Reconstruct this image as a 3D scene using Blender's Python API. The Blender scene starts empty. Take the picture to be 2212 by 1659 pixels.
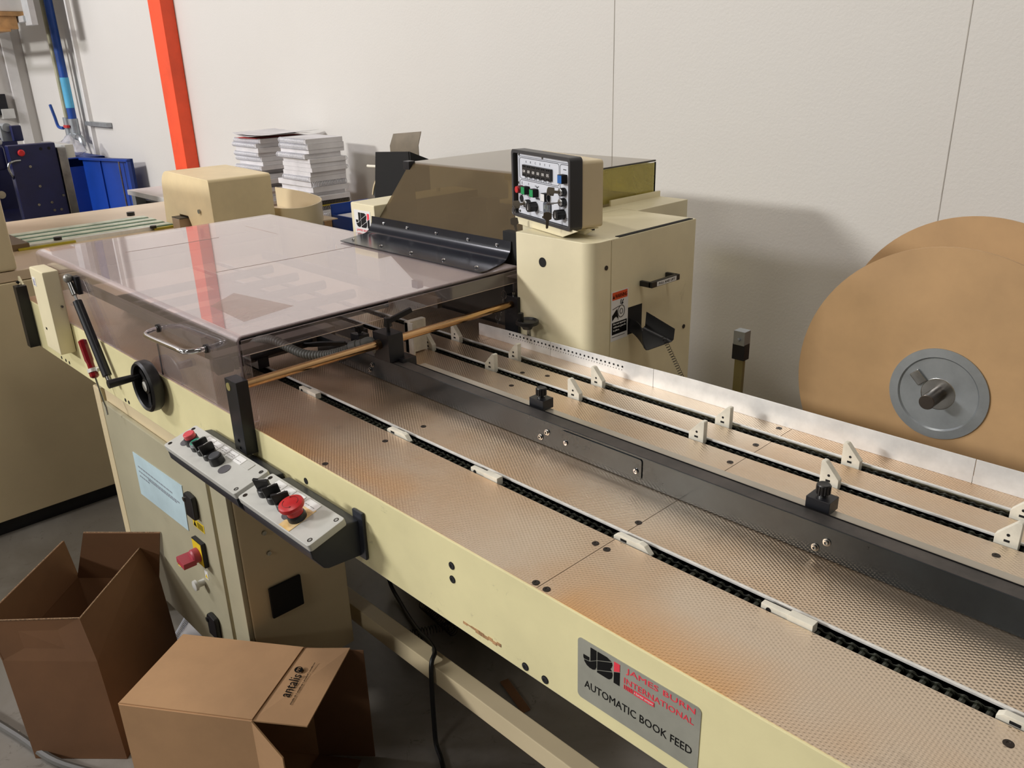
import bpy, bmesh, math, random
from mathutils import Vector, Matrix
random.seed(7)
S = bpy.context.scene
COL = S.collection
TT = .85
PI = math.pi

# ------------------------------------------------------------------ materials
def lin(c):
    c = c / 255.0
    return c / 12.92 if c <= .04045 else ((c + .055) / 1.055) ** 2.4
def rgb(r, g, b): return (lin(r), lin(g), lin(b), 1)
MATS = {}
def newmat(name):
    m = bpy.data.materials.new(name); m.use_nodes = True
    n = m.node_tree; n.nodes.clear()
    out = n.nodes.new('ShaderNodeOutputMaterial')
    return m, n, out
def N(n, t, **k):
    x = n.nodes.new(t)
    for a, b in k.items():
        if a.startswith('_'): setattr(x, a[1:], b)
        else: x.inputs[a.replace('__', ' ')].default_value = b
    return x
def mat(name, col, rough=.5, metal=0., var=.06, scale=6., bump=0., bscale=200., spec=.5, col2=None, dirt=0., dirtcol=(40, 34, 26), dscale=9., coat=0., aniso=None):
    if name in MATS: return MATS[name]
    m, n, out = newmat(name)
    L = n.links.new
    b = N(n, 'ShaderNodeBsdfPrincipled', Roughness=rough, Metallic=metal)
    b.inputs['Specular IOR Level'].default_value = spec
    b.inputs['Coat Weight'].default_value = coat
    tc = N(n, 'ShaderNodeTexCoord')
    c1 = rgb(*col); c2 = rgb(*(col2 or [max(0, x * (1 - var * 2.2)) for x in col]))
    nz = N(n, 'ShaderNodeTexNoise', Scale=scale, Detail=6., Roughness=.62)
    L(tc.outputs['Object'], nz.inputs['Vector'])
    mp = N(n, 'ShaderNodeMapRange'); mp.inputs['From Min'].default_value = .35; mp.inputs['From Max'].default_value = .7
    L(nz.outputs['Fac'], mp.inputs['Value'])
    mx = N(n, 'ShaderNodeMix', _data_type='RGBA')
    mx.inputs[6].default_value = c1; mx.inputs[7].default_value = c2
    L(mp.outputs['Result'], mx.inputs[0])
    last = mx.outputs[2]
    if dirt:
        nd = N(n, 'ShaderNodeTexNoise', Scale=dscale, Detail=12., Roughness=.78, Distortion=.6)
        L(tc.outputs['Object'], nd.inputs['Vector'])
        md = N(n, 'ShaderNodeMapRange'); md.inputs['From Min'].default_value = .62; md.inputs['From Max'].default_value = .72; md.inputs['To Max'].default_value = dirt
        L(nd.outputs['Fac'], md.inputs['Value'])
        m2 = N(n, 'ShaderNodeMix', _data_type='RGBA'); m2.inputs[7].default_value = rgb(*dirtcol)
        L(md.outputs['Result'], m2.inputs[0]); L(last, m2.inputs[6]); last = m2.outputs[2]
    L(last, b.inputs['Base Color'])
    if bump:
        nb = N(n, 'ShaderNodeTexNoise', Scale=bscale, Detail=3.)
        L(tc.outputs['Object'], nb.inputs['Vector'])
        bp = N(n, 'ShaderNodeBump', Strength=bump, Distance=.002)
        L(nb.outputs['Fac'], bp.inputs['Height']); L(bp.outputs['Normal'], b.inputs['Normal'])
    L(b.outputs['BSDF'], out.inputs['Surface'])
    MATS[name] = m
    return m

def deck_mat():
    m, n, out = newmat('embossed_steel'); L = n.links.new
    b = N(n, 'ShaderNodeBsdfPrincipled', Metallic=.9, Roughness=.29)
    tc = N(n, 'ShaderNodeTexCoord'); sp = N(n, 'ShaderNodeSeparateXYZ'); L(tc.outputs['Object'], sp.inputs[0])
    def sn(sock, per, ph=0):
        a = N(n, 'ShaderNodeMath', _operation='MULTIPLY'); a.inputs[1].default_value = 2 * PI / per; L(sock, a.inputs[0])
        s = N(n, 'ShaderNodeMath', _operation='SINE'); L(a.outputs[0], s.inputs[0]); return s.outputs[0]
    mu = N(n, 'ShaderNodeMath', _operation='MULTIPLY'); L(sn(sp.outputs[0], .0082), mu.inputs[0]); L(sn(sp.outputs[1], .0054), mu.inputs[1])
    bp = N(n, 'ShaderNodeBump', Strength=.31, Distance=.0009); L(mu.outputs[0], bp.inputs['Height'])
    nb = N(n, 'ShaderNodeTexNoise', Scale=2.2, Detail=2.); L(tc.outputs['Object'], nb.inputs['Vector'])
    b2 = N(n, 'ShaderNodeBump', Strength=.35, Distance=.02); L(nb.outputs['Fac'], b2.inputs['Height']); L(b2.outputs['Normal'], bp.inputs['Normal'])
    L(bp.outputs['Normal'], b.inputs['Normal'])
    # mottled warm tone, handling grime, and orange patches growing towards the front edge
    n1 = N(n, 'ShaderNodeTexNoise', Scale=2.6, Detail=5., Roughness=.55); L(tc.outputs['Object'], n1.inputs['Vector'])
    r1 = N(n, 'ShaderNodeMapRange'); r1.inputs['From Min'].default_value = .42; r1.inputs['From Max'].default_value = .68; L(n1.outputs['Fac'], r1.inputs['Value'])
    mx = N(n, 'ShaderNodeMix', _data_type='RGBA'); mx.inputs[6].default_value = rgb(226, 208, 186); mx.inputs[7].default_value = rgb(212, 178, 142); L(r1.outputs['Result'], mx.inputs[0])
    n2 = N(n, 'ShaderNodeTexNoise', Scale=14., Detail=9., Roughness=.7); L(tc.outputs['Object'], n2.inputs['Vector'])
    r2 = N(n, 'ShaderNodeMapRange'); r2.inputs['From Min'].default_value = .6; r2.inputs['From Max'].default_value = .8; r2.inputs['To Max'].default_value = .4; L(n2.outputs['Fac'], r2.inputs['Value'])
    m2 = N(n, 'ShaderNodeMix', _data_type='RGBA'); m2.inputs[7].default_value = rgb(110, 92, 76); L(r2.outputs['Result'], m2.inputs[0]); L(mx.outputs[2], m2.inputs[6])
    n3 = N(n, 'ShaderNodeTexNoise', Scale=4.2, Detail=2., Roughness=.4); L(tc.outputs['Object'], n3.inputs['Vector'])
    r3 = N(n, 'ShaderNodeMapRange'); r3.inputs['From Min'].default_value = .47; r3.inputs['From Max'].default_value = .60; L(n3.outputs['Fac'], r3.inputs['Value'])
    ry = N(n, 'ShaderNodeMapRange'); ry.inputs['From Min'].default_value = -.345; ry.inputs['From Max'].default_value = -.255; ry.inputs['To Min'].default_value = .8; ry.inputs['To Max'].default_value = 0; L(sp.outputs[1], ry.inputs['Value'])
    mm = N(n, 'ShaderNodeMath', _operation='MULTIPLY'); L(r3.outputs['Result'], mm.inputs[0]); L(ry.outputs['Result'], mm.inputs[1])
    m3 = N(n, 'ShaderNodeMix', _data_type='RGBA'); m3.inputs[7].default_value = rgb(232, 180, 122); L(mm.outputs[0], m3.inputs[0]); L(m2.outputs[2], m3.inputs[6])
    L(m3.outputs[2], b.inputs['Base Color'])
    L(b.outputs['BSDF'], out.inputs['Surface']); MATS['deck'] = m; return m

def clear_mat(name, tint, haze, hazecol, ior=1.45, rough=.02, scuff=.5, dust=0.):
    m, n, out = newmat(name); L = n.links.new
    tr = N(n, 'ShaderNodeBsdfTransparent', Color=(*tint, 1))
    gl = N(n, 'ShaderNodeBsdfGlossy', Roughness=rough, Color=(1, 1, 1, 1))
    df = N(n, 'ShaderNodeBsdfDiffuse', Color=hazecol)
    tc = N(n, 'ShaderNodeTexCoord')
    nz = N(n, 'ShaderNodeTexNoise', Scale=3.5, Detail=8., Roughness=.6, Distortion=1.2); L(tc.outputs['Object'], nz.inputs['Vector'])
    mr = N(n, 'ShaderNodeMapRange'); mr.inputs['From Min'].default_value = .3; mr.inputs['From Max'].default_value = .75
    mr.inputs['To Min'].default_value = haze * (1 - scuff); mr.inputs['To Max'].default_value = haze * (1 + scuff)
    L(nz.outputs['Fac'], mr.inputs['Value'])
    fac = mr.outputs['Result']
    if dust:   # settled dust lies on the faces that look up
        ge = N(n, 'ShaderNodeNewGeometry'); sx_ = N(n, 'ShaderNodeSeparateXYZ'); L(ge.outputs['True Normal'], sx_.inputs[0])
        ab = N(n, 'ShaderNodeMath', _operation='ABSOLUTE'); L(sx_.outputs[2], ab.inputs[0])
        ml = N(n, 'ShaderNodeMath', _operation='MULTIPLY_ADD'); ml.inputs[1].default_value = dust; L(ab.outputs[0], ml.inputs[0]); L(fac, ml.inputs[2]); fac = ml.outputs[0]
    m1 = N(n, 'ShaderNodeMixShader'); L(fac, m1.inputs[0]); L(tr.outputs[0], m1.inputs[1]); L(df.outputs[0], m1.inputs[2])
    gb = N(n, 'ShaderNodeNewGeometry'); io = N(n, 'ShaderNodeMapRange'); io.inputs['To Min'].default_value = ior; io.inputs['To Max'].default_value = 1 / ior
    L(gb.outputs['Backfacing'], io.inputs['Value']); fr = N(n, 'ShaderNodeFresnel'); L(io.outputs['Result'], fr.inputs['IOR'])
    m2 = N(n, 'ShaderNodeMixShader'); L(fr.outputs[0], m2.inputs[0]); L(m1.outputs[0], m2.inputs[1]); L(gl.outputs[0], m2.inputs[2])
    L(m2.outputs[0], out.inputs['Surface']); MATS[name] = m; return m

CREAM = mat('cream_paint', (240, 230, 194), .42, var=.035, scale=3, bump=.05, bscale=500, dirt=.35, dirtcol=(120, 105, 70), dscale=7)
CREAMD = mat('worn_cream_paint', (238, 229, 178), .42, var=.04, scale=3, bump=.05, bscale=400, dirt=.6, dirtcol=(90, 84, 66), dscale=16)
CREAMS = mat('smooth_cream_paint', (222, 205, 168), .4, var=.03, scale=2)
PINKCREAM = mat('beige_worktop', (222, 200, 170), .3, var=.03, scale=2)
CABG = mat('cabinet_paint', (178, 172, 146), .42, var=.04, scale=3, dirt=.3, dirtcol=(120, 110, 85), dscale=6)
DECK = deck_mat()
BLACK = mat('black_plastic', (26, 26, 28), .4, var=.1, scale=30)
BLACKM = mat('black_metal', (30, 31, 36), .38, metal=.2, var=.12, scale=20)
MATTE = mat('matte_black', (9, 9, 10), .8, var=0)
GUIDE = mat('charcoal_guide', (52, 58, 62), .17, metal=.5, var=.12, scale=10)
GUIDET = mat('worn_charcoal_top', (84, 78, 74), .45, metal=.35, var=.3, scale=14, col2=(50, 48, 47))
CHAIN = mat('oily_chain', (62, 64, 55), .32, metal=.85, var=.3, scale=60)
CHAND = mat('green_black_channel', (22, 34, 28), .35, metal=.1, var=.2, scale=30)
ALU = mat('bright_aluminium', (244, 242, 236), .35, metal=.25, var=.05, scale=40)
ALUW = mat('pale_aluminium', (242, 243, 242), .33, metal=.15, var=.06, scale=12, bump=.03, bscale=300)
STEEL = mat('steel', (170, 170, 168), .25, metal=1., var=.1, scale=20)
GALV = mat('galvanised', (172, 178, 182), .38, metal=.7, var=.05, scale=14)
CHROME = mat('chrome', (235, 235, 238), .06, metal=1., var=0)
COPPER = mat('coppery_rod', (204, 164, 118), .16, metal=1., var=.08, scale=9)
WPLA = mat('white_plastic', (240, 236, 220), .42, var=.05, scale=30)
GPLA = mat('grey_plastic', (104, 108, 104), .5, var=.05)
LGREY = mat('light_grey_enclosure', (206, 206, 200), .27, var=.04, scale=8, dirt=.2, dirtcol=(150, 140, 120), dscale=20)
DGREY = mat('dark_grey_enclosure', (47, 50, 58), .4, var=.06)
RED = mat('red_plastic', (200, 32, 36), .35, var=.05)
REDD = mat('dark_red_plastic', (140, 14, 26), .25, var=.1, coat=.4)
REDF = mat('faded_red_plastic', (170, 62, 74), .45, var=.05)
PINKR = mat('pale_red_plastic', (226, 82, 90), .4, var=.04)
GREEN = mat('green_plastic', (20, 150, 84), .35, var=.05)
TEAL = mat('teal_plastic', (44, 146, 118), .3, var=.05)
BLUE = mat('blue_plastic', (34, 104, 180), .35, var=.08, scale=60)
YEL = mat('yellow_label', (236, 204, 40), .5, var=.06)
ORNG = mat('orange_label', (226, 84, 36), .5, var=.04)
WHITE = mat('white_label', (232, 232, 230), .5, var=.03)
PAPER = mat('paper', (226, 224, 226), .8, var=.05, scale=5)
SILVER = mat('silver_plate', (168, 168, 156), .45, metal=.25, var=.05, scale=12)
PANEL = mat('white_panel_face', (216, 220, 228), .35, var=.02)
INK = mat('black_ink', (9, 9, 10), .6, var=0, spec=.2)
REDINK = mat('red_ink', (236, 60, 78), .5, var=0)
WINK = mat('white_ink', (232, 230, 226), .6, var=0)
CARD = mat('cardboard', (186, 146, 106), .8, var=.05, scale=4, bump=.06, bscale=150)
CARDD = mat('shaded_brown_cardboard', (116, 80, 50), .8, var=.06, scale=4, bump=.06, bscale=150)  # darkened so the open box carries its shade in the base colour
MDF = mat('mdf_board', (198, 160, 114), .6, var=.04, scale=5, dirt=.15, dirtcol=(150, 116, 78), dscale=30)
ORANGE = mat('orange_column_paint', (250, 84, 40), .45, var=.04)
NAVY = mat('navy_paint', (24, 30, 78), .38, var=.08)
BLUEP = mat('blue_cabinet_paint', (14, 62, 158), .42, var=.08, scale=3)
BLUED = mat('dark_blue_inside', (8, 14, 50), .6, var=.05)
WPAINT = mat('white_paint', (226, 224, 220), .5, var=.03)
WOOD = mat('pine_wood', (196, 150, 96), .6, var=.14, scale=8)
PIPEB = mat('blue_pipe', (26, 74, 156), .4, var=.05)
HOSE = mat('beige_hose', (176, 172, 140), .45, var=.08)
OLIVE = mat('olive_block', (120, 100, 50), .5, var=.1)
TAUPE = mat('taupe_metal', (140, 130, 114), .3, metal=.5, var=.08, scale=8)
PALEBLUE = mat('pale_blue_notice', (190, 214, 222), .6, var=.05, scale=6)
BELT = mat('mint_belt', (226, 234, 214), .5, var=.08, scale=20)
BELTD = mat('green_belt_edge', (92, 140, 124), .5, var=.08)
DARKCOIL = mat('dark_coil_wire', (44, 40, 38), .35, metal=.6, var=.1)
WCOIL = mat('white_coil_wire', (222, 224, 232), .4, var=.04)
RUBBER = mat('black_cable', (20, 22, 24), .5, var=.1)
CLEAR = clear_mat('clear_hood_acrylic', (.96, .94, .95), .055, rgb(218, 203, 203), 1.5, .012, dust=.38)
CLEARS = clear_mat('clear_strip', (.9, .9, .88), .3, rgb(190, 180, 166), 1.45, .05)
SMOKE = clear_mat('smoked_acrylic', (.39, .345, .25), .06, rgb(150, 132, 104), 1.5, .03, dust=.36)
OLIVEG = clear_mat('olive_acrylic', (.84, .80, .50), .34, rgb(200, 190, 116), 1.35, .06)
LIPM = mat('dark_plastic_sheet', (34, 37, 46), .2, var=.1, scale=12)
BAG = clear_mat('thin_plastic_film', (.9, .9, .92), .45, rgb(235, 235, 240), 1.4, .15)

def wall_mat():
    m, n, out = newmat('painted_plaster'); L = n.links.new
    b = N(n, 'ShaderNodeBsdfPrincipled', Roughness=.62)
    tc = N(n, 'ShaderNodeTexCoord')
    nz = N(n, 'ShaderNodeTexNoise', Scale=1.1, Detail=6.); L(tc.outputs['Object'], nz.inputs['Vector'])
    mx = N(n, 'ShaderNodeMix', _data_type='RGBA'); mx.inputs[6].default_value = rgb(214, 212, 207); mx.inputs[7].default_value = rgb(207, 203, 196)
    L(nz.outputs['Fac'], mx.inputs[0])
    vo = N(n, 'ShaderNodeTexNoise', Scale=7., Detail=14., Roughness=.85, Distortion=1.5); L(tc.outputs['Object'], vo.inputs['Vector'])
    mr = N(n, 'ShaderNodeMapRange'); mr.inputs['From Min'].default_value = .76; mr.inputs['From Max'].default_value = .82; mr.inputs['To Max'].default_value = .35; L(vo.outputs['Fac'], mr.inputs['Value'])
    m2 = N(n, 'ShaderNodeMix', _data_type='RGBA'); m2.inputs[7].default_value = rgb(150, 140, 125); L(mr.outputs['Result'], m2.inputs[0]); L(mx.outputs[2], m2.inputs[6])
    L(m2.outputs[2], b.inputs['Base Color'])
    nb = N(n, 'ShaderNodeTexNoise', Scale=130., Detail=4.); L(tc.outputs['Object'], nb.inputs['Vector'])
    bp = N(n, 'ShaderNodeBump', Strength=.22, Distance=.003); L(nb.outputs['Fac'], bp.inputs['Height']); L(bp.outputs['Normal'], b.inputs['Normal'])
    L(b.outputs['BSDF'], out.inputs['Surface']); return m
def floor_mat():
    m, n, out = newmat('grey_floor_paint'); L = n.links.new
    b = N(n, 'ShaderNodeBsdfPrincipled')
    tc = N(n, 'ShaderNodeTexCoord')
    nz = N(n, 'ShaderNodeTexNoise', Scale=2.2, Detail=9., Roughness=.6, Distortion=.8); L(tc.outputs['Object'], nz.inputs['Vector'])
    cr = N(n, 'ShaderNodeValToRGB'); L(nz.outputs['Fac'], cr.inputs[0])
    e = cr.color_ramp.elements; e[0].position = .35; e[0].color = rgb(112, 106, 98); e[1].position = .66; e[1].color = rgb(142, 138, 132)
    n2 = N(n, 'ShaderNodeTexNoise', Scale=22., Detail=12., Roughness=.8, Distortion=1.); L(tc.outputs['Object'], n2.inputs['Vector'])
    mr = N(n, 'ShaderNodeMapRange'); mr.inputs['From Min'].default_value = .58; mr.inputs['From Max'].default_value = .68; mr.inputs['To Max'].default_value = .7; L(n2.outputs['Fac'], mr.inputs['Value'])
    m2 = N(n, 'ShaderNodeMix', _data_type='RGBA'); m2.inputs[7].default_value = rgb(66, 56, 48); L(mr.outputs['Result'], m2.inputs[0]); L(cr.outputs[0], m2.inputs[6])
    L(m2.outputs[2], b.inputs['Base Color'])
    r3 = N(n, 'ShaderNodeMapRange'); r3.inputs['To Min'].default_value = .22; r3.inputs['To Max'].default_value = .5; L(nz.outputs['Fac'], r3.inputs['Value']); L(r3.outputs['Result'], b.inputs['Roughness'])
    L(b.outputs['BSDF'], out.inputs['Surface']); return m

# ------------------------------------------------------------------ mesh helper
class MB:
    def __init__(s): s.v = []; s.f = []; s.pc = []
    def add(s, vs, fs):
        o = len(s.v); s.pc.append((o, o + len(vs), len(s.f), len(s.f) + len(fs))); s.v += [Vector(v) for v in vs]; s.f += [tuple(i + o for i in f) for f in fs]; return s
    def box(s, x0, x1, y0, y1, z0, z1):
        v = [(x, y, z) for z in (z0, z1) for y in (y0, y1) for x in (x0, x1)]
        return s.add(v, [(0, 2, 3, 1), (4, 5, 7, 6), (0, 1, 5, 4), (2, 6, 7, 3), (0, 4, 6, 2), (1, 3, 7, 5)])
    def hexa(s, b, t):   # bottom and top quads, same winding
        return s.add(list(b) + list(t), [(3, 2, 1, 0), (4, 5, 6, 7), (0, 1, 5, 4), (1, 2, 6, 5), (2, 3, 7, 6), (3, 0, 4, 7)])
    def obox(s, c, u, v, w, a, b, h):  # centre, three unit axes, full sizes
        c, u, v, w = map(Vector, (c, u, v, w)); P = lambda i, j, k: c + u * a * i / 2 + v * b * j / 2 + w * h * k / 2
        q = [(-1, -1), (1, -1), (1, 1), (-1, 1)]
        return s.hexa([P(i, j, -1) for i, j in q], [P(i, j, 1) for i, j in q])
    def prism(s, poly, o, u, v, w, h):  # 2D polygon in plane (o,u,v), extruded along w by h
        o, u, v, w = map(Vector, (o, u, v, w)); n = len(poly)
        a = [o + u * p[0] + v * p[1] for p in poly]; b = [p + w * h for p in a]
        return s.add(a + b, [tuple(range(n))[::-1], tuple(range(n, 2 * n))] + [(i, (i + 1) % n, n + (i + 1) % n, n + i) for i in range(n)])
    def cyl(s, p0, p1, r0, r1=None, seg=20, caps=True):
        p0, p1 = Vector(p0), Vector(p1); r1 = r0 if r1 is None else r1
        d = (p1 - p0).normalized(); a = d.orthogonal().normalized(); b = d.cross(a)
        A = [p0 + (a * math.cos(t) + b * math.sin(t)) * r0 for t in [2 * PI * i / seg for i in range(seg)]]
        B = [p1 + (a * math.cos(t) + b * math.sin(t)) * r1 for t in [2 * PI * i / seg for i in range(seg)]]
        f = [(i, (i + 1) % seg, seg + (i + 1) % seg, seg + i) for i in range(seg)]
        if caps: f += [tuple(range(seg))[::-1], tuple(range(seg, 2 * seg))]
        return s.add(A + B, f)
    def lathe(s, c, d, prof, seg=32):   # prof: (radius, height along d)
        c, d = Vector(c), Vector(d).normalized(); a = d.orthogonal().normalized(); b = d.cross(a)
        vs = []; fs = []
        for r, h in prof:
            vs += [c + d * h + (a * math.cos(2 * PI * i / seg) + b * math.sin(2 * PI * i / seg)) * r for i in range(seg)]
        for k in range(len(prof) - 1):
            fs += [(k * seg + i, k * seg + (i + 1) % seg, (k + 1) * seg + (i + 1) % seg, (k + 1) * seg + i) for i in range(seg)]
        if prof[0][0] > 1e-5: fs.append(tuple(range(seg))[::-1])
        if prof[-1][0] > 1e-5: fs.append(tuple(range((len(prof) - 1) * seg, len(prof) * seg)))
        return s.add(vs, fs)
    def sphere(s, c, r, seg=16): return s.lathe(Vector(c) - Vector((0, 0, r)), (0, 0, 1), [(max(r * math.sin(PI * k / 10), 1e-6), r - r * math.cos(PI * k / 10)) for k in range(11)], seg)
    def tube(s, pts, r, seg=10, closed=False):
        pts = [Vector(p) for p in pts]; n = len(pts); vs = []; fs = []
        prev = None
        for i, p in enumerate(pts):
            a = pts[(i - 1) % n] if (i or closed) else p; b = pts[(i + 1) % n] if (i < n - 1 or closed) else p
            d = (b - a).normalized()
            x = d.orthogonal().normalized() if prev is None else (prev - d * prev.dot(d)).normalized()
            prev = x; y = d.cross(x); rr = r(i) if callable(r) else r
            vs += [p + (x * math.cos(2 * PI * k / seg) + y * math.sin(2 * PI * k / seg)) * rr for k in range(seg)]
        for i in range(n if closed else n - 1):
            j = (i + 1) % n
            fs += [(i * seg + k, i * seg + (k + 1) % seg, j * seg + (k + 1) % seg, j * seg + k) for k in range(seg)]
        if not closed: fs += [tuple(range(seg))[::-1], tuple(range((n - 1) * seg, n * seg))]
        return s.add(vs, fs)
    def sheet(s, rows, th):   # rows: list of lists of points; thickened later by solidify-like offset along normal
        rows = [[Vector(p) for p in r] for r in rows]; R = len(rows); Cn = len(rows[0])
        nrm = []
        for i in range(R):
            for j in range(Cn):
                a = rows[min(i + 1, R - 1)][j] - rows[max(i - 1, 0)][j]; b = rows[i][min(j + 1, Cn - 1)] - rows[i][max(j - 1, 0)]
                nrm.append(a.cross(b).normalized())
        A = [p for r in rows for p in r]; B = [p + nrm[i] * th for i, p in enumerate(A)]; n = len(A); f = []
        for i in range(R - 1):
            for j in range(Cn - 1):
                q = (i * Cn + j, i * Cn + j + 1, (i + 1) * Cn + j + 1, (i + 1) * Cn + j)
                f.append(q); f.append(tuple(k + n for k in q[::-1]))
        ring = [j for j in range(Cn)] + [i * Cn + Cn - 1 for i in range(1, R)] + [(R - 1) * Cn + j for j in range(Cn - 2, -1, -1)] + [i * Cn for i in range(R - 2, 0, -1)]
        for k in range(len(ring)):
            a, b = ring[k], ring[(k + 1) % len(ring)]; f.append((b, a, a + n, b + n))
        return s.add(A + B, f)
    def build(s, name, material, parent=None, bevel=0., bseg=2, smooth=True, angle=35, xf=None, split=None):
        if split is None: split = parent is not None and not any(k in name for k in NOSPLIT)
        if split and len(s.pc) > 1:
            bb = []
            for a, b, c, d in s.pc:
                q = s.v[a:b]; bb.append([min(v[i] for v in q) for i in range(3)] + [max(v[i] for v in q) for i in range(3)])
            n = len(s.pc); g = list(range(n))
            def root(i):
                while g[i] != i: i = g[i]
                return i
            for i in range(n):
                for j in range(i):
                    if all(bb[i][k] - .0015 <= bb[j][k + 3] and bb[j][k] - .0015 <= bb[i][k + 3] for k in range(3)): g[root(i)] = root(j)
            rs = sorted(set(root(i) for i in range(n)))
            if len(rs) > 1:
                out = None
                for r_ in rs:
                    m = MB()
                    for i in range(n):
                        if root(i) == r_:
                            a, b, c, d = s.pc[i]; m.add(s.v[a:b], [tuple(k - a for k in f) for f in s.f[c:d]])
                    o = m.build(name, material, parent, bevel, bseg, smooth, angle, xf, False); out = out or o
                return out
        off = ORG.get(parent.name, Vector()) if parent else Vector()
        me = bpy.data.meshes.new(name); vs = s.v
        if xf is not None: vs = [xf @ v for v in vs]
        me.from_pydata([tuple(v - off) for v in vs], [], s.f); me.update()
        bm = bmesh.new(); bm.from_mesh(me); bmesh.ops.recalc_face_normals(bm, faces=bm.faces)
        if bevel:
            es = [e for e in bm.edges if len(e.link_faces) == 2 and e.calc_face_angle(0) > math.radians(28)]
            bmesh.ops.bevel(bm, geom=es, offset=bevel, segments=bseg, affect='EDGES', profile=.5, clamp_overlap=True)
        if smooth:
            for f in bm.faces: f.smooth = True
            for e in bm.edges:
                if len(e.link_faces) == 2 and e.calc_face_angle(0) > math.radians(angle): e.smooth = False
        bm.to_mesh(me); bm.free()
        me.materials.append(material)
        o = bpy.data.objects.new(name, me); COL.objects.link(o)
        if smooth and (bevel or 'cover' in name or 'lip' in name):
            wn_ = o.modifiers.new('wn', 'WEIGHTED_NORMAL'); wn_.keep_sharp = True; wn_.weight = 80
        if parent: o.parent = parent; ORG[o.name] = off
        else: ORG[o.name] = Vector()
        return o
ORG = {}
NOSPLIT = ('print', 'logo', 'symbol', 'pictogram', 'spine', 'comb', 'chain', 'scrape', 'red_bar', 'hood_cover', 'roller_chain', 'crumb', 'frame_line')
def thing(name, label, cat, loc=(0, 0, 0), group=None):
    o = bpy.data.objects.new(name, None); COL.objects.link(o); o.location = loc; o.empty_display_size = .05
    ORG[o.name] = Vector(loc); o['label'] = label; o['category'] = cat
    if group: o['group'] = group
    return o
def tag(o, label, cat, group=None):
    o['label'] = label; o['category'] = cat
    if group: o['group'] = group
    return o
def struct(o): o['kind'] = 'structure'; return o
def recenter(o):   # put the origin of a single-mesh thing at its base
    me = o.data; c = Vector((sum(v.co.x for v in me.vertices) / len(me.vertices), sum(v.co.y for v in me.vertices) / len(me.vertices), min(v.co.z for v in me.vertices)))
    me.transform(Matrix.Translation(-c)); o.location = c; return o
def bx(x0, x1, y0, y1, z0, z1): return MB().box(x0, x1, y0, y1, z0, z1)

_fonts = {}
def text(body, name, material, parent, o, u, v, size, width=None, align='LEFT', depth=.0003, bold=0., height=None, shear=0.):
    c = bpy.data.curves.new('t', 'FONT'); c.body = body; c.size = size; c.extrude = depth; c.align_x = align; c.offset = bold; c.shear = shear; c.resolution_u = 2
    t = bpy.data.objects.new('t', c); COL.objects.link(t)
    bpy.context.view_layer.update(); dg = bpy.context.evaluated_depsgraph_get()
    me = bpy.data.meshes.new_from_object(t.evaluated_get(dg)); bpy.data.objects.remove(t)
    u = Vector(u).normalized(); v = Vector(v).normalized(); w = u.cross(v)
    xs = [p.co.x for p in me.vertices]; ys = [p.co.y for p in me.vertices]
    sx = width / (max(xs) - min(xs)) if width else 1; sy = height / (max(ys) - min(ys)) if height else (sx if width else 1)
    if width and not height: sy = 1
    x0 = min(xs) if width or align == 'LEFT' else 0; y0 = min(ys) if height else 0
    off = ORG.get(parent.name, Vector())
    for p in me.vertices:
        q = Vector(o) + u * (p.co.x - x0) * sx + v * (p.co.y - y0) * sy + w * p.co.z; p.co = q - off
    me.name = name; me.materials.clear(); me.materials.append(material); me.update()
    ob = bpy.data.objects.new(name, me); COL.objects.link(ob); ob.parent = parent; ORG[ob.name] = off
    return ob
def rrect(w, h, r, seg=5, x=0, y=0):
    p = []
    for cx, cy, a0 in ((w - r, h - r, 0), (r, h - r, 90), (r, r, 180), (w - r, r, 270)):
        p += [(x + cx + r * math.cos(math.radians(a0 + 90 * k / seg)), y + cy + r * math.sin(math.radians(a0 + 90 * k / seg))) for k in range(seg + 1)]
    return p
def jbi(parent, o, u, v, w, k, asp=1., sub_black='logo_black_letters', sub_red='logo_red_letter'):
    # the three block letters cut by thin slanting lines; k = height in metres
    s = k / .030; U = lambda P: [(a * s * asp, b * s) for a, b in P]
    m = MB(); d = .0004
    J1 = [(.011, .030), (.020, .030), (.020, .0165), (.011, .0105)]
    J2 = [(.011, .0095), (.020, .0155), (.020, .006), (.0185, .002), (.015, 0), (.010, 0), (.0055, .0015), (.002, .005), (.0012, .0073), (.009, .0086)]
    J3 = [(0, .0145), (0, .011), (.001, .0085), (.0088, .0097), (.009, .0145)]
    B1 = [(.0215, .030), (.036, .030), (.0425, .0275), (.0215, .0175)]
    B2 = [(.0215, .0165), (.0432, .0265), (.044, .023), (.0425, .0185), (.041, .0165), (.0435, .0142), (.0215, .0035)]
    B3 = [(.0215, .0025), (.0438, .0130), (.0445, .009), (.0435, .004), (.040, .0005), (.037, 0), (.0215, 0)]
    I2 = [(.0465, .0150), (.055, .0190), (.055, 0), (.0465, 0)]
    for P in (J1, J2, J3, B1, B2, B3, I2): m.prism(U(P), o, u, v, w, d)
    m.build(sub_black, INK, parent, smooth=False)
    MB().prism(U([(.0465, .0160), (.055, .0200), (.055, .030), (.0465, .030)]), o, u, v, w, d).build(sub_red, REDINK, parent, smooth=False)

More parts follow.
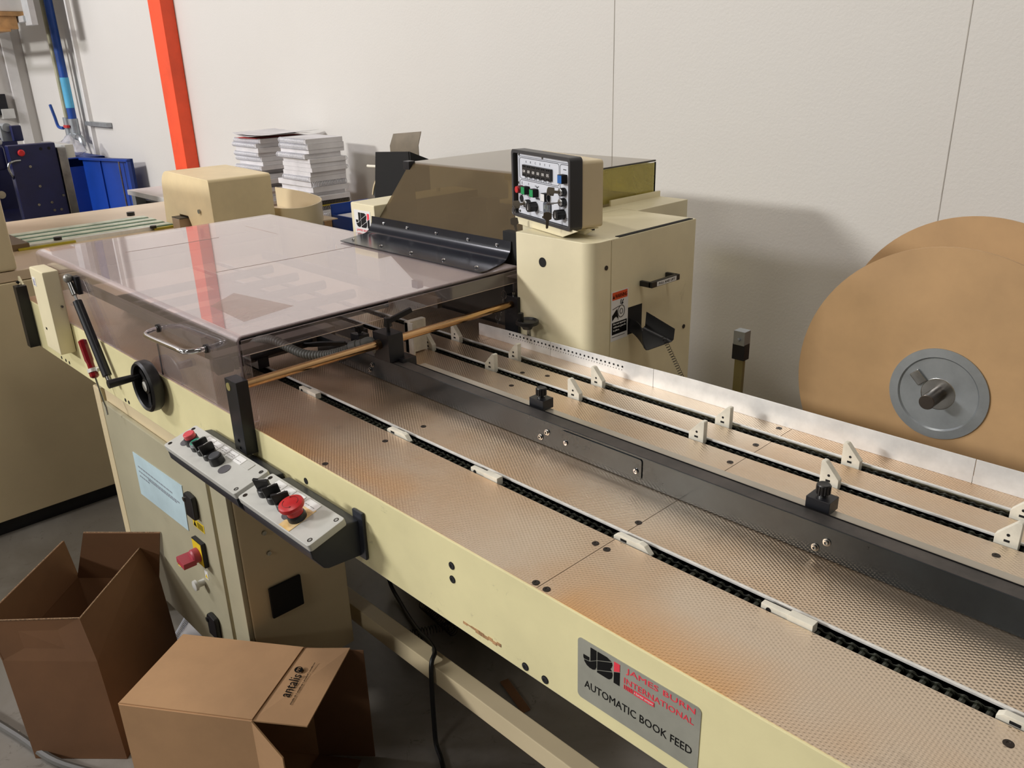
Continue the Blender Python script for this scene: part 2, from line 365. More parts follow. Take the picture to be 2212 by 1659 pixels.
# ------------------------------------------------------------------ setting
WY = 2.35; LX = -8.4
fl = struct(bx(-11, 5, -14, WY + .1, -.05, 0).build('floor', floor_mat(), smooth=False))
WALL = wall_mat()
struct(bx(LX - .1, 4, WY, WY + .1, 0, 5).build('wall_back', WALL, smooth=False))
struct(bx(LX - .1, LX, -14, WY, 0, 5).build('wall_left', WALL, smooth=False))
CEIL = mat('ceiling_paint', (120, 116, 110), .8)
struct(bx(-11, 5, -14, WY + .1, 5, 5.1).build('ceiling', CEIL, smooth=False))
SEAM = mat('wall_seam', (188, 183, 174), .8)  # plain grey for the thin panel seams of the wall
for i, x in enumerate((-1.905, -.79)):
    struct(bx(x - .0012, x + .0012, WY - .0012, WY, 0, 5).build('trim_%d' % (i + 1), SEAM, smooth=False))
struct(bx(-7.05, -7.02, WY - .03, WY, 0, 5).build('trim_3', WPAINT, smooth=False))
struct(bx(LX, LX + .04, WY - .16, WY - .08, 0, 5).build('trim_4', WPAINT, smooth=False))
col = bx(-5.44, -5.265, 2.266, 2.349, 0, 5).build('steel_column', ORANGE, bevel=.004)
tag(recenter(col), 'tall orange painted steel column standing against the white wall', 'column')

# ------------------------------------------------------------------ book feed table
T = thing('book_feed_table', 'long cream book feed table with embossed steel deck and three chains', 'machine table', (-1.2, .95, 0))
X0, X1 = -2.646, .30
beam = bx(X0, X1, .600, .606, .712, TT - .0005).build('front_panel', CREAMD, T, bevel=.001)
MB().box(X0, X1, .606, .66, .705, .712).build('bottom_flange', GALV, T)
hm = MB()
for x, z in ((-.753, .811), (-.753, .789), (-.614, .722), (-.579, .722), (-1.128, .805), (-1.954, .722), (-1.933, .722), (-2.41, .722), (-2.375, .722), (-2.347, .722)):
    hm.cyl((x, .5992, z), (x, .602, z), .0058 if x > -1.2 else .0045, seg=20)
hm.build('bolt_hole', MATTE, beam)
hr = MB()
for x, z in ((-.753, .811), (-.753, .789), (-.614, .722), (-.579, .722)): hr.lathe((x, .5995, z), (0, -1, 0), [(.0046, -.001), (.0046, .0006), (.0026, .0008), (.0026, -.001)], 18)
hr.build('socket_screw', BLACKM, beam)
sc = MB()
for x, z, l, h in ((-.735, .727, .085, .006),): 
    for k in range(9): sc.box(x + k * .0085, x + k * .0085 + .008, .5994, .6, z + random.uniform(-.003, .002), z + random.uniform(.002, .005))
sc.build('scrape_mark', mat('rusty_scrape', (206, 160, 112), .7, var=.2, scale=60), beam)
# under frame
fr = MB(); fr.box(X0 + .01, X1, 1.238, 1.262, .70, .84); fr.box(X0, X0 + .006, .606, 1.262, .70, TT - .001); fr.build('inner_frame', CREAM, T)
bx(X0 + .01, X1 - .01, .61, 1.237, .80, .815).build('belly_pan', MATTE, T)
cb = bx(-2.15, .25, .885, .925, .157, .206).build('crossbar', CREAMS, T, bevel=.003)
for x, y in ((.16, .63), (.16, 1.22), (-2.17, 1.22), (-.3, 1.22)):
    bx(x - .03, x + .03, y - .02, y + .04, 0, .72).build('leg', CREAMS, T, bevel=.004)
bx(-.33, -.27, .926, 1.20, .155, .205).build('crossbar', CREAMS, T, bevel=.004)
bx(.251, .29, .62, 1.22, .155, .205).build('crossbar', CREAMS, T, bevel=.004)
# deck plates
rows = [(.603, .755), (.7815, 1.085), (1.109, 1.165), (1.1935, 1.325)]
xs = [X0, -1.62, -.595, X1]
for ri, (y0, y1) in enumerate(rows):
    if ri == 3: xs = [X0, -1.62, -1.352, -.595, X1]
    for k in range(len(xs) - 1):
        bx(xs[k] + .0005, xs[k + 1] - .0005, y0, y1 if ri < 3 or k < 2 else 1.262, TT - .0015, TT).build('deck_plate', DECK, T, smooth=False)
sm = MB()
for x, y in ((-.607, .729), (-.587, .728), (-.603, .611), (-.584, .610), (-.598, .81), (-1.078, .611), (-1.076, .729), (-1.075, .812), (-.613, 1.223), (-.608, 1.138), (-.605, 1.055), (-1.135, 1.121), (-1.172, 1.29), (-1.084, 1.142), (-1.56, .612), (-1.56, .73), (-1.61, .612), (-1.61, .73), (-.11, .612), (-.11, .73), (-1.1, 1.055), (-.22, 1.223), (-.22, 1.138), (-.22, 1.055)):
    sm.lathe((x, y, TT), (0, 0, 1), [(.0052, 0), (.0050, .0006), (.0022, .0007), (.0018, .0002)], 16)
sm.build('countersunk_screw', mat('dark_screw', (58, 50, 44), .4, metal=.7), T)
# channels, rails and chains
def link_mesh(m, x, yc, zc):
    P = .0127
    for side in (-1, 1):
        for outer in (0, 1):
            xo = x + outer * P; y = yc + side * (.0068 if outer else .0050)
            pts = []
            for t in range(15):
                a = t / 14 * PI; pts.append((xo + P + .0057 * math.cos(PI / 2 - a), zc + .0057 * math.sin(PI / 2 - a)))
            pts.append((xo + P / 2, zc - .0036))
            for t in range(15):
                a = t / 14 * PI; pts.append((xo + .0057 * math.cos(-PI / 2 - a), zc + .0057 * math.sin(-PI / 2 - a)))
            pts.append((xo + P / 2, zc + .0036))
            m.prism([(p[0], p[1]) for p in pts], (0, y, 0), (1, 0, 0), (0, 0, 1), (0, 1, 0), .0013 * side)
    for k in (0, 1):
        m.cyl((x + k * P, yc - .0048, zc), (x + k * P, yc + .0048, zc), .0042, seg=8, caps=False)
        m.cyl((x + k * P, yc - .0098, zc), (x + k * P, yc + .0098, zc), .0021, seg=8)
lugspots = {0: [], 1: [-1.405, -1.202, -.968, -.693, -.46, -.22], 2: [-1.405, -1.213, -.978, -.693, -.464, -.225]}
chm = None
for k, (s0, s1) in enumerate(((.755, .777), (1.085, 1.105), (1.165, 1.1895))):
    ch = MB(); ch.box(X0 + .01, X1 - .01, s0, s1 + .004, TT - .022, TT - .0185); ch.box(X0 + .01, X1 - .01, s0 - .001, s0 + .0012, TT - .022, TT - .0018)
    ch.build('chain_channel', CHAND, T, smooth=False)
    rl = MB(); rl.box(X0 + .01, X1 - .01, s1, s1 + .0042, TT - .0022, TT + .0010)
    rl.build('chain_rail', ALU, T, bevel=.0006)
    y = (s0 + s1) / 2 - .0015
    if chm is None:
        m = MB(); x = -2.60
        while x < .26: link_mesh(m, x, 0, TT - .0085); x += .0254
        c = m.build('roller_chain', CHAIN, T, smooth=False); chm = c.data; c.location.y = y; base = c; ORG[c.name] = ORG[T.name] + Vector((0, y, 0))
    else:
        c = base.copy(); COL.objects.link(c); c.location.y = y; ORG[c.name] = ORG[T.name] + Vector((0, y, 0))
    if k:
        for i, px in enumerate(lugspots[k]):
            left = (i % 2 == 1)
            prof = [(-.0145, -.010), (-.0145, .010), (.0065, .0335), (.0085, .035), (.0135, .035), (.0145, .0335), (.0145, -.010)]
            if not left: prof = [(-a, b) for a, b in prof][::-1]
            m = MB().prism(prof, (px, 0, TT), (1, 0, 0), (0, 0, 1), (0, 1, 0), .011)
            for v in m.v: v.y += s0 + .006 - y if False else 0
            m.v = [Vector((v.x, v.y + (s0 + .0055), v.z)) for v in m.v]
            lg = m.build('pusher_lug', WPLA, c, bevel=.0012)
            hx = px + (.001 if left else -.001)
            h = MB(); h.cyl((hx, s0 + .0052, TT + .014), (hx, s0 + .008, TT + .014), .0021, seg=12); h.box(hx - .0040, hx + .0030, s0 + .0052, s0 + .008, TT + .0035, TT + .0068)
            h.build('lug_hole', MATTE, c)
    else:
        for a, b, kk in ((-1.406, -1.341, 0), (-1.112, -1.050, 1), (-.890, -.827, 0), (-.601, -.540, 1), (-.381, -.316, 0), (-.13, -.07, 1)):
            m = MB(); yy = s0 + .004
            if kk == 0:
                m.box(a, b - .030, yy, yy + .009, TT - .008, TT + .0045); m.box(b - .031, b, yy - .002, yy + .0105, TT - .008, TT + .0065)
                m2 = MB().cyl((a + .010, yy - .0005, TT - .001), (a + .010, yy + .002, TT - .001), .0032, seg=14)
            else:
                m.prism([(a, -.008), (a, .002), (a + .006, .006), (b - .022, .006), (b - .018, .0075), (b - .010, .0055), (b, -.004), (b, -.008)], (0, yy, TT), (1, 0, 0), (0, 0, 1), (0, 1, 0), .009)
                m2 = MB().box(a + .012, a + .022, yy - .0004, yy + .001, TT - .001, TT + .0025)
            m.build('pusher_lug', WPLA, c, bevel=.0009)
            m2.build('lug_hole', MATTE, c)
# back guide (pale aluminium fence)
gy = 1.235
for a, b in ((-1.393, -1.163), (-1.162, -.889), (-.888, -.309), (-.308, .29)):
    hz_ = lambda x: TT + (.0285 + (x + 1.393) * .0165 if x < -.8 else .0385 + (x + .8) * .001)
    m = MB().prism([(a, 0), (a, hz_(a) - TT), (min(max(a, -.8), b), hz_(min(max(a, -.8), b)) - TT), (b, hz_(b) - TT), (b, 0)] if a < -.8 < b else [(a, 0), (a, hz_(a) - TT), (b, hz_(b) - TT), (b, 0)], (0, gy, TT), (1, 0, 0), (0, 0, 1), (0, 1, 0), .0022)
    m.box(a, b, gy + .002, gy + .022, TT, TT + .0018)
    g = m.build('back_fence', ALUW, T, bevel=.0004)
h1 = MB(); h2 = MB()
for i in range(30):
    x = -1.288 + i * .01115; h1.cyl((x, gy - .0006, TT + .0235), (x, gy + .003, TT + .0235), .0021, seg=14)
for i in range(46):
    x = -1.290 + i * .0072; h2.cyl((x, gy - .0006, TT + .0165), (x, gy + .003, TT + .0165), .00085, seg=8)
h1.build('round_hole_row', MATTE, g); h2.build('pin_hole_row', MATTE, g)
# centre guide
m = MB(); m.box(-1.56, X1, .900, .902, TT + .001, .896); m.box(-1.56, X1, .902, .9265, .8935, .896); m.box(-1.56, X1, .9245, .9265, TT + .001, .8935)
cg = m.build('centre_guide', GUIDE, T, bevel=.0005)
bx(-1.56, X1, .9015, .9262, .896, .8963).build('guide_top_face', GUIDET, cg)
bx(-1.24, X1, .9268, .9282, .880, .8972).build('dark_edge', INK, cg)
bx(-1.24, X1, .9282, .951, .8900, .8925).build('pale_guide_strip', mat('pale_strip', (190, 182, 168), .3, metal=.5, var=.05), cg)
m = MB(); m.prism(rrect(.161, .033, .004, x=-.822, y=.859), (0, .8993, 0), (1, 0, 0), (0, 0, 1), (0, -1, 0), .0012); m.build('cover_plate', GUIDE, cg, bevel=.0004)
m = MB()
for x, z in ((-1.349, .876), (-1.359, .863), (-.856, .877), (-.871, .864), (-.372, .875), (-.386, .862)):
    m.lathe((x, .9, z), (0, -1, 0), [(.0052, 0), (.0052, .001), (.0038, .0012), (.0036, .0038), (.0020, .0040), (.0018, .002)], 16)
m.build('socket_bolt', STEEL, cg)
m = MB()
for x, z in ((-.813, .872), (-.671, .871)): m.lathe((x, .898, z), (0, -1, 0), [(.0042, 0), (.0040, .0018), (.0018, .0024), (.0016, .001)], 16)
m.build('button_head_screw', CHROME, cg)
for bxx in (-.912, -.404, -1.455):
    b_ = bx(bxx - .0165, bxx + .0165, .932, .958, .8925, .9105).build('clamp_block', BLACKM, cg, bevel=.0008)
    m = MB(); c0 = Vector((bxx, .945, .9105)); m.cyl(c0, c0 + Vector((0, 0, .006)), .0045)
    n_ = 14; pr = []
    for i in range(n_ * 4):
        a = 2 * PI * i / (n_ * 4); r = .0088 + (.0007 if i % 4 in (0, 1) else -.0005); pr.append((r * math.cos(a), r * math.sin(a)))
    m.prism(pr, c0 + Vector((0, 0, .005)), (1, 0, 0), (0, 1, 0), (0, 0, 1), .0115); m.lathe(c0 + Vector((0, 0, .0165)), (0, 0, 1), [(.0088, 0), (.0080, .0016), (.005, .0009), (.0001, .0009)], 24)
    m.build('thumb_knob', BLACK, b_)
    MB().cyl(c0, c0 + Vector((0, 0, .002)), .0068).build('washer', STEEL, b_)
# name plate on the beam
Y = .5994
npo = MB().prism(rrect(.170, .087, .006, x=-.524, y=.733), (0, .600, 0), (1, 0, 0), (0, 0, 1), (0, -1, 0), .0008).build('name_plate', SILVER, T, smooth=False)
npo['label'] = 'silver name plate with black and red lettering'
o_ = lambda a, b: (-.524 + a, .5991, .733 + b); U_ = (1, 0, 0); V_ = (0, 0, 1)
jbi(npo, o_(.009, .052), U_, V_, (0, -1, 0), .0295)
text('JAMES BURN', 'red_lettering', REDINK, npo, o_(.072, .0735), U_, V_, .012, width=.091, height=.0095)
text('INTERNATIONAL', 'red_lettering', REDINK, npo, o_(.0695, .0605), U_, V_, .012, width=.0925, height=.0078)
m = MB(); m.box(-.524 + .0835, -.524 + .1115, .5986, .5991, .733 + .0525, .733 + .0583)
for k in range(6): m.box(-.524 + .0695 + k * .0022, -.524 + .0695 + k * .0022 + .0010 + k * .00012, .5986, .5991, .733 + .0525, .733 + .0583)
m.build('red_bar', REDINK, npo, smooth=False)
text('a Standex company', 'white_lettering', WINK, npo, (-.524 + .0845, .5984, .733 + .0540), U_, V_, .004, width=.026, height=.0032)
text('AUTOMATIC BOOK FEED', 'black_lettering', INK, npo, o_(.011, .0195), U_, V_, .014, width=.151, height=.0108)
# front post, rod, rear post, crossing block
m = MB().box(-1.331, -1.288, .577, .600, .806, .945); m.build('rod_post', BLACKM, T, bevel=.001)
MB().cyl((-1.318, .576, .931), (-1.318, .578, .931), .0075).build('rod_end', mat('brass_end', (190, 180, 120), .35, metal=.6), T)
m = MB()
for z in (.829, .815): m.lathe((-1.309 + (z - .82) * -.2, .577, z), (0, -1, 0), [(.0045, .0), (.0045, .0004), (.003, .0003), (.003, -.001)], 14)
m.build('socket_bolt', MATTE, T)
rod = MB().cyl((-1.308, .588, .930), (-1.308, 1.305, .934), .0082, seg=24).build('support_rod', COPPER, T)
m = MB(); m.box(-1.332, -1.288, 1.262, 1.284, TT, .952); m.box(-1.318, -1.30, 1.292, 1.31, TT - .01, .96); m.build('rod_post', BLACKM, T, bevel=.001)
m = MB(); m.cyl((-1.31, 1.272, .952), (-1.31, 1.272, .960), .004); m.tube([(-1.332 + .008 * math.cos(a), 1.262, .952 + .01 * math.sin(a)) for a in [2 * PI * k / 14 for k in range(14)]], .0008, 6, True)
for k in range(9):
    t = k / 8; c = Vector((-1.332 - .028 * t, 1.258, .938 - .055 * math.sin(PI * t * .8)))
    m.tube([c + Vector((.0016 * math.cos(a), .0012 * math.sin(a) * (k % 2), .0045 * math.sin(a))) for a in [2 * PI * j / 8 for j in range(8)]], .0006, 5, True)
m.build('retaining_chain', STEEL, T)
ck = MB(); ck.box(-1.329, -1.277, .893, .930, .898, .955); cko = ck.build('rod_clamp', BLACKM, T, bevel=.001)
m = MB(); m.box(-1.300, -1.262, .914, .948, .884, .903); m.box(-1.290, -1.270, .946, .954, .884, .897); m.build('clamp_foot', BLACKM, cko, bevel=.0012)
m = MB(); m.cyl((-1.300, .912, .955), (-1.300, .912, .968), .004, seg=12); m.cyl((-1.300, .912, .966), (-1.300, .912, .984), .0085, .0075, seg=12); m.obox((-1.290, .934, .985), Vector((.25, .9, .30)).normalized(), Vector((.9, -.25, 0)).normalized(), Vector((.25, .9, .30)).cross(Vector((.9, -.25, 0))).normalized(), .055, .008, .010); m.build('clamp_lever', BLACK, cko, bevel=.0015)
MB().cyl((-1.308, .884, .9315), (-1.308, .893, .9315), .0105).build('bushing', mat('bronze_bushing', (90, 74, 54), .4, metal=.8), cko)
# inner mechanics below the hood
m = MB(); m.box(-1.60, -1.56, .66, .95, .872, .905); m.box(-2.35, -1.56, .642, .655, .93, .952); m.box(-2.35, -1.5, 1.20, 1.215, .90, .925); m.build('feed_frame', mat('grey_bracket', (110, 104, 98), .4, metal=.3), T, bevel=.002)
m = MB(); m.cyl((-1.55, .665, .887), (-1.55, .88, .893), .008); m.lathe((-1.55, .66, .887), (0, 1, 0), [(.017, 0), (.017, .03), (.012, .034), (.012, .06), (.008, .062)], 24); m.build('feed_shaft', BLACKM, T)
m = MB(); m.box(-2.3, -1.55, .75, .775, .858, .885); m.box(-2.3, -1.55, 1.0, 1.03, .858, .88)
for k in range(5): m.cyl((-2.2 + k * .14, .70, .90), (-2.2 + k * .14, 1.15, .90), .012)
m.build('feed_roller_frame', BLACKM, T)
m = MB(); m.box(-1.415, -1.40, 1.035, 1.085, .852, .925); m.box(-1.415, -1.385, 1.035, 1.04, .852, .925); m.build('white_book_stop', WPLA, T, bevel=.002)
P_ = [(-1.62, .77, .885), (-1.591, .78, .906), (-1.545, .79, .914), (-1.501, .80, .904), (-1.455, .81, .898), (-1.416, .83, .900), (-1.385, .848, .909), (-1.360, .864, .920)]
# smooth corrugated conduit
def spline(pts, n=8):
    pts = [Vector(p) for p in pts]; q = []
    for i in range(len(pts) - 1):
        a = pts[max(i - 1, 0)]; b = pts[i]; c = pts[i + 1]; d = pts[min(i + 2, len(pts) - 1)]
        for k in range(n):
            t = k / n; q.append(.5 * ((2 * b) + (c - a) * t + (2 * a - 5 * b + 4 * c - d) * t * t + (3 * b - a - 3 * c + d) * t ** 3))
    return q + [pts[-1]]
sp = spline(P_, 26)
co = MB().tube(sp, lambda i: .0098 if i % 4 < 2 else .0078, 14).build('grey_conduit', GPLA, T, angle=80)
m = MB(); d = Vector((.80, .50, .34)).normalized(); m.cyl(Vector(P_[-1]) - d * .004, Vector(P_[-1]) + d * .012, .0135, seg=12); m.cyl(Vector(P_[-1]) + d * .012, Vector(P_[-1]) + d * .024, .0115)
m.tube(spline([Vector(P_[-1]) + d * .022, (-1.334, .884, .933), (-1.329, .893, .928), (-1.329, .905, .906)], 6), .0105, 12); m.build('conduit_elbow', GPLA, co)
for k, (dy, dz) in enumerate(((0, 0), (.006, -.004), (-.004, .004))):
    MB().tube(spline([(-1.62, .84 + dy, .89 + dz), (-1.55, .86 + dy, .885 + dz), (-1.48, .87 + dy, .90 + dz), (-1.43, .895 + dy, .905 + dz)], 6), .0028, 6).build('thin_cable', RUBBER, T)

# ------------------------------------------------------------------ clear hood
H = thing('safety_hood', 'large clear acrylic hood with chrome handle over the feed table', 'hood', (-1.87, .95, TT))
hx0, hx1, hy0, hy1, hz = -2.425, -1.311, .604, 1.292, 1.014
def arcpts(cx, cz, r, a0, a1, n): return [(cx + r * math.cos(math.radians(a0 + (a1 - a0) * k / n)), cz + r * math.sin(math.radians(a0 + (a1 - a0) * k / n))) for k in range(n + 1)]
rr = .008
prof = [(hy0, TT + .0025), (hy0, hz - rr)] + arcpts(hy0 + rr, hz - rr, rr, 180, 90, 6)[1:] + [(hy1 - rr, hz)] + arcpts(hy1 - rr, hz - rr, rr, 90, 0, 6)[1:] + [(hy1, .985)]
cov = MB().sheet([[(x, y, z) for y, z in prof] for x in (hx0, hx1)], .004).build('hood_cover', CLEAR, H)
EDGE = mat('acrylic_edge', (112, 100, 102), .2, var=.05)
# right end flange frame
m = MB(); m.box(hx1 - .004, hx1 - .0002, hy0 + .006, hy1 - .006, hz - .034, hz - .006); m.box(hx1 - .004, hx1 - .0002, hy0 + .005, hy0 + .018, TT + .003, hz - .034); m.box(hx1 - .004, hx1 - .0002, hy1 - .018, hy1 - .005, .93, hz - .034)
m.build('end_flange', CLEAR, H)
m = MB(); m.tube([(hx1 - .001, y, z) for y, z in prof], .0016, 6); m.build('cut_edge', EDGE, H)
MB().tube([(hx1 - .001, hy0 + .018, hz - .034), (hx1 - .001, hy1 - .018, hz - .034)], .0006, 5).build('cut_edge', mat('pale_acrylic_edge', (214, 196, 164), .2), H)
bx(hx0, hx0 + .004, hy0 + .005, hy1 - .005, .90, hz - .005).build('end_panel', CLEAR, H)
# front pocket panel
m = MB().prism([(-1.691, .852), (-1.689, .934), (-1.452, .941), (-1.449, .852)], (0, .6062, 0), (1, 0, 0), (0, 0, 1), (0, 1, 0), .0016); m.build('front_flap', CLEARS, H)
MB().tube([(-1.691, .6035, .852), (-1.689, .6035, .934)], .0018, 6).build('flap_hinge', DGREY, H)
RES = clear_mat('adhesive_residue', (.98, .96, .95), .08, rgb(172, 152, 140), 1.05, .5, scuff=.9)
MB().prism([(-1.536, .663), (-1.594, .741), (-1.41, .772), (-1.385, .655)], (0, 0, hz + .0041), (1, 0, 0), (0, 1, 0), (0, 0, 1), .0003).build('residue_patch', RES, H, smooth=False)
for a_, b_ in (((-1.80, .80), (-1.79, 1.215)), ((-2.289, 1.131), (-2.10, 1.129)), ((-2.2, .75), (-2.19, 1.0))):
    MB().tube([(a_[0], a_[1], hz + .0042), ((a_[0] + b_[0]) / 2 + .004, (a_[1] + b_[1]) / 2, hz + .0042), (b_[0], b_[1], hz + .0042)], .0005, 4).build('sheet_line', mat('sheet_line_brown', (178, 160, 150), .6), H)  # thin brown lines added on the sheet for reflections and inner rib seams
# chrome handle
hp = spline([(-1.660, .602, .962), (-1.655, .585, .962), (-1.640, .566, .962), (-1.60, .562, .963), (-1.50, .562, .967), (-1.455, .564, .968), (-1.442, .582, .968), (-1.440, .602, .968)], 5)
ho = MB().tube(hp, .0048, 12).build('handle', CHROME, H)
m = MB(); m.cyl((-1.660, .597, .962), (-1.660, .604, .962), .0085); m.cyl((-1.440, .597, .968), (-1.440, .604, .968), .0085); m.build('handle_mount', BLACK, ho)
# gas spring
top = Vector((-2.135, .585, .992)); bot = Vector((-1.983, .583, .763)); dd = (bot - top).normalized()
gs = MB().cyl(top + dd * .060, bot - dd * .018, .0105, seg=20).build('gas_spring', BLACKM, H, bevel=.001)
m = MB(); m.cyl(top + dd * .012, top + dd * .044, .0065); m.cyl(top + dd * .040, top + dd * .064, .0032); m.cyl(bot - dd * .022, bot, .0062); m.build('rod_end_fitting', STEEL, gs)
m = MB(); m.sphere(top, .0115); m.build('ball_joint', mat('grey_ball', (150, 148, 142), .4, metal=.5), gs)
m = MB(); m.sphere(bot + dd * .002, .0085); m.cyl(bot, bot + Vector((0.006, .018, 0)), .004); m.build('ball_joint', STEEL, gs)
m = MB(); m.box(-2.128, -2.105, .592, .6035, .955, .998); m.build('hinge_bracket', BLACKM, gs, bevel=.001)
text('KEEP CLEAR', 'spring_print', WINK, gs, top + dd * .13 + Vector((.002, -.0108, 0)), dd, Vector((0, -1, 0)).cross(dd) * -1, .006, depth=.0001) if False else None
# dark plastic lip hinged from hood to inserter
flat = [(1.196, 1.0162), (1.255, 1.0162)] ; 
lp = [(1.190, 1.0175), (1.25, 1.0178)] + [(1.275 + .04 * math.sin(math.radians(a)), 1.0178 + .04 - .04 * math.cos(math.radians(a))) for a in (15, 30, 45, 60, 75, 90)]
lp = [(1.178, 1.0225), (1.20, 1.0225), (1.274, 1.0225)] + [(1.276 + .034 * math.sin(math.radians(a)), 1.0565 - .034 * math.cos(math.radians(a))) for a in (15, 30, 45, 60, 75)] + [(1.3105, 1.064)]
rowsA = []
for j, (y, z) in enumerate(lp):
    t = min(1, max(0, (y - 1.178) / .12)); rowsA.append([(-1.862 - .04 * t + (-1.33 + .0 - (-1.872)) * s_ + (.02 * t if s_ == 1 else 0) * 0, y, z) for s_ in (0, .5, 1)])
    rowsA[-1][2] = (-1.318 - .052 * max(0, t - .3), y, z); rowsA[-1][1] = ((rowsA[-1][0][0] + rowsA[-1][2][0]) / 2, y, z)
lipo = MB().sheet(rowsA, .0016).build('hinge_lip', LIPM, H)
m = MB()
for x in (-1.84, -1.715, -1.592, -1.47, -1.356): m.lathe((x, 1.203, 1.0238), (0, 0, 1), [(.0046, 0), (.0042, .0018), (.0018, .0030), (.0014, .0022)], 14)
for x in (-1.845, -1.742, -1.623, -1.502, -1.40): m.lathe((x, 1.3085, 1.050), (0, -1, .1), [(.0046, 0), (.0042, .0018), (.0018, .0030), (.0014, .0022)], 14)
m.build('dome_screw', CHROME, lipo)

# ------------------------------------------------------------------ front items on the beam
W_ = thing('drive_cover', 'upright cream box bolted to the left end of the feed table front', 'cover box', (-2.30, .58, .77))
m = MB().box(-2.358, -2.252, .560, .599, .775, .992); m.build('cover', CREAM, W_, bevel=.004)
lab = bx(-2.346, -2.322, .5593, .560, .945, .968).build('label', WHITE, W_, smooth=False)
m = MB(); m.cyl((-2.252, .588, .90), (-2.2465, .588, .90), .003); m.build('screw', STEEL, W_)
MB().box(-2.33, -2.32, .5594, .560, .83, .836).build('chip_mark', INK, W_)
m = MB()
for k in range(4): m.box(-2.341, -2.328 - .002 * (k % 2), .5588, .5593, .948 + k * .004, .9495 + k * .004)
m.build('label_print', mat('blue_print', (70, 64, 120), .6), lab)
Bp = thing('corner_post', 'black square bar with white pointed backing plate at the table corner', 'post', (-2.60, .59, .71))
MB().box(-2.622, -2.592, .572, .600, .716, .895).build('bar', BLACKM, Bp, bevel=.001)
MB().prism([(-2.650, .73), (-2.650, .890), (-2.640, .915), (-2.612, .895), (-2.612, .73)], (0, .5995, 0), (1, 0, 0), (0, 0, 1), (0, -1, 0), .005).build('backing_plate', CREAM, Bp)
MB().cyl((-2.624, .590, .899), (-2.624, .585, .904), .004).build('screw', MATTE, Bp)
# handwheel front
HW = thing('handwheel', 'black spoked handwheel with crank grip on the cream front panel', 'handwheel', (-1.72, .58, .82))
c = Vector((-1.722, .600, .826)); ax = Vector((0, -1, 0))
m = MB(); m.lathe(c + ax * .008, ax, [(.047, .006), (.052, 0), (.056, .006), (.056, .022), (.052, .027), (.047, .024), (.045, .012), (.047, .006)], 48); m.build('rim', BLACK, HW)
m = MB(); m.lathe(c, ax, [(.012, 0), (.012, .020), (.017, .021), (.017, .026), (.001, .027)], 24)
for a in (20, 140, 260):
    d = Vector((math.cos(math.radians(a)), 0, math.sin(math.radians(a)))); m.obox(c + ax * .018 + d * .03, d, ax, d.cross(ax), .045, .007, .014)
m.build('hub', BLACK, HW, bevel=.001)
MB().cyl(c + ax * .027, c + ax * .0285, .011).build('hub_cap', LGREY, HW)
m = MB(); g0 = c + Vector((-.030, 0, .015)) + ax * .024; m.cyl(g0, g0 + ax * .014, .005); m.cyl(g0 + ax * .012, g0 + ax * .066, .0075, .0095); m.build('crank_grip', BLACK, HW, bevel=.001)
# rear handwheel
RW = thing('height_handwheel', 'small black handwheel on a vertical spindle beside the inserter', 'handwheel', (-1.237, 1.2405, TT))
c = Vector((-1.237, 1.2405, .905)); m = MB(); m.lathe(c, (0, 0, 1), [(.010, -.010), (.014, -.003), (.022, 0), (.0255, .002), (.0255, .009), (.022, .011), (.017, .007), (.009, .007), (.001, .007)], 40); m.build('wheel', BLACK, RW)
MB().cyl((-1.237, 1.2455, .852), (-1.237, 1.2455, .897), .0045).build('spindle', STEEL, RW)
MB().cyl(c + Vector((-.010, -.010, .008)), c + Vector((-.010, -.010, .027)), .0068, .0064).build('crank_grip', BLACK, RW, bevel=.001)

# screwdriver
SD = thing('screwdriver', 'screwdriver with translucent dark red handle clipped to the front panel', 'screwdriver', (-2.07, .575, .74))
a = Vector((-2.098, .575, .848)); b = Vector((-2.043, .573, .740)); d = (b - a).normalized()
hx = []
m = MB(); m.lathe(a, d, [(.006, 0), (.0105, .003), (.0105, .052), (.0085, .060), (.0085, .078), (.0112, .082), (.0108, .094), (.006, .098)], 8); m.build('grip', REDD, SD)
MB().tube([a + d * .095, a + d * .130, a + d * .158, a + d * .168 + Vector((.006, 0, -.004)), a + d * .185 + Vector((-.002, 0, -.008))], .0022, 8).build('shaft', STEEL, SD)
m = MB(); q = a + d * .074; m.lathe(q, d, [(.0100, 0), (.0122, 0), (.0122, .009), (.0100, .009), (.0100, 0)], 20); m.obox(q + Vector((.012, .012, 0)), (1, 0, 0), (0, 1, 0), (0, 0, 1), .018, .016, .008); m.build('spring_clip', ALU, SD)

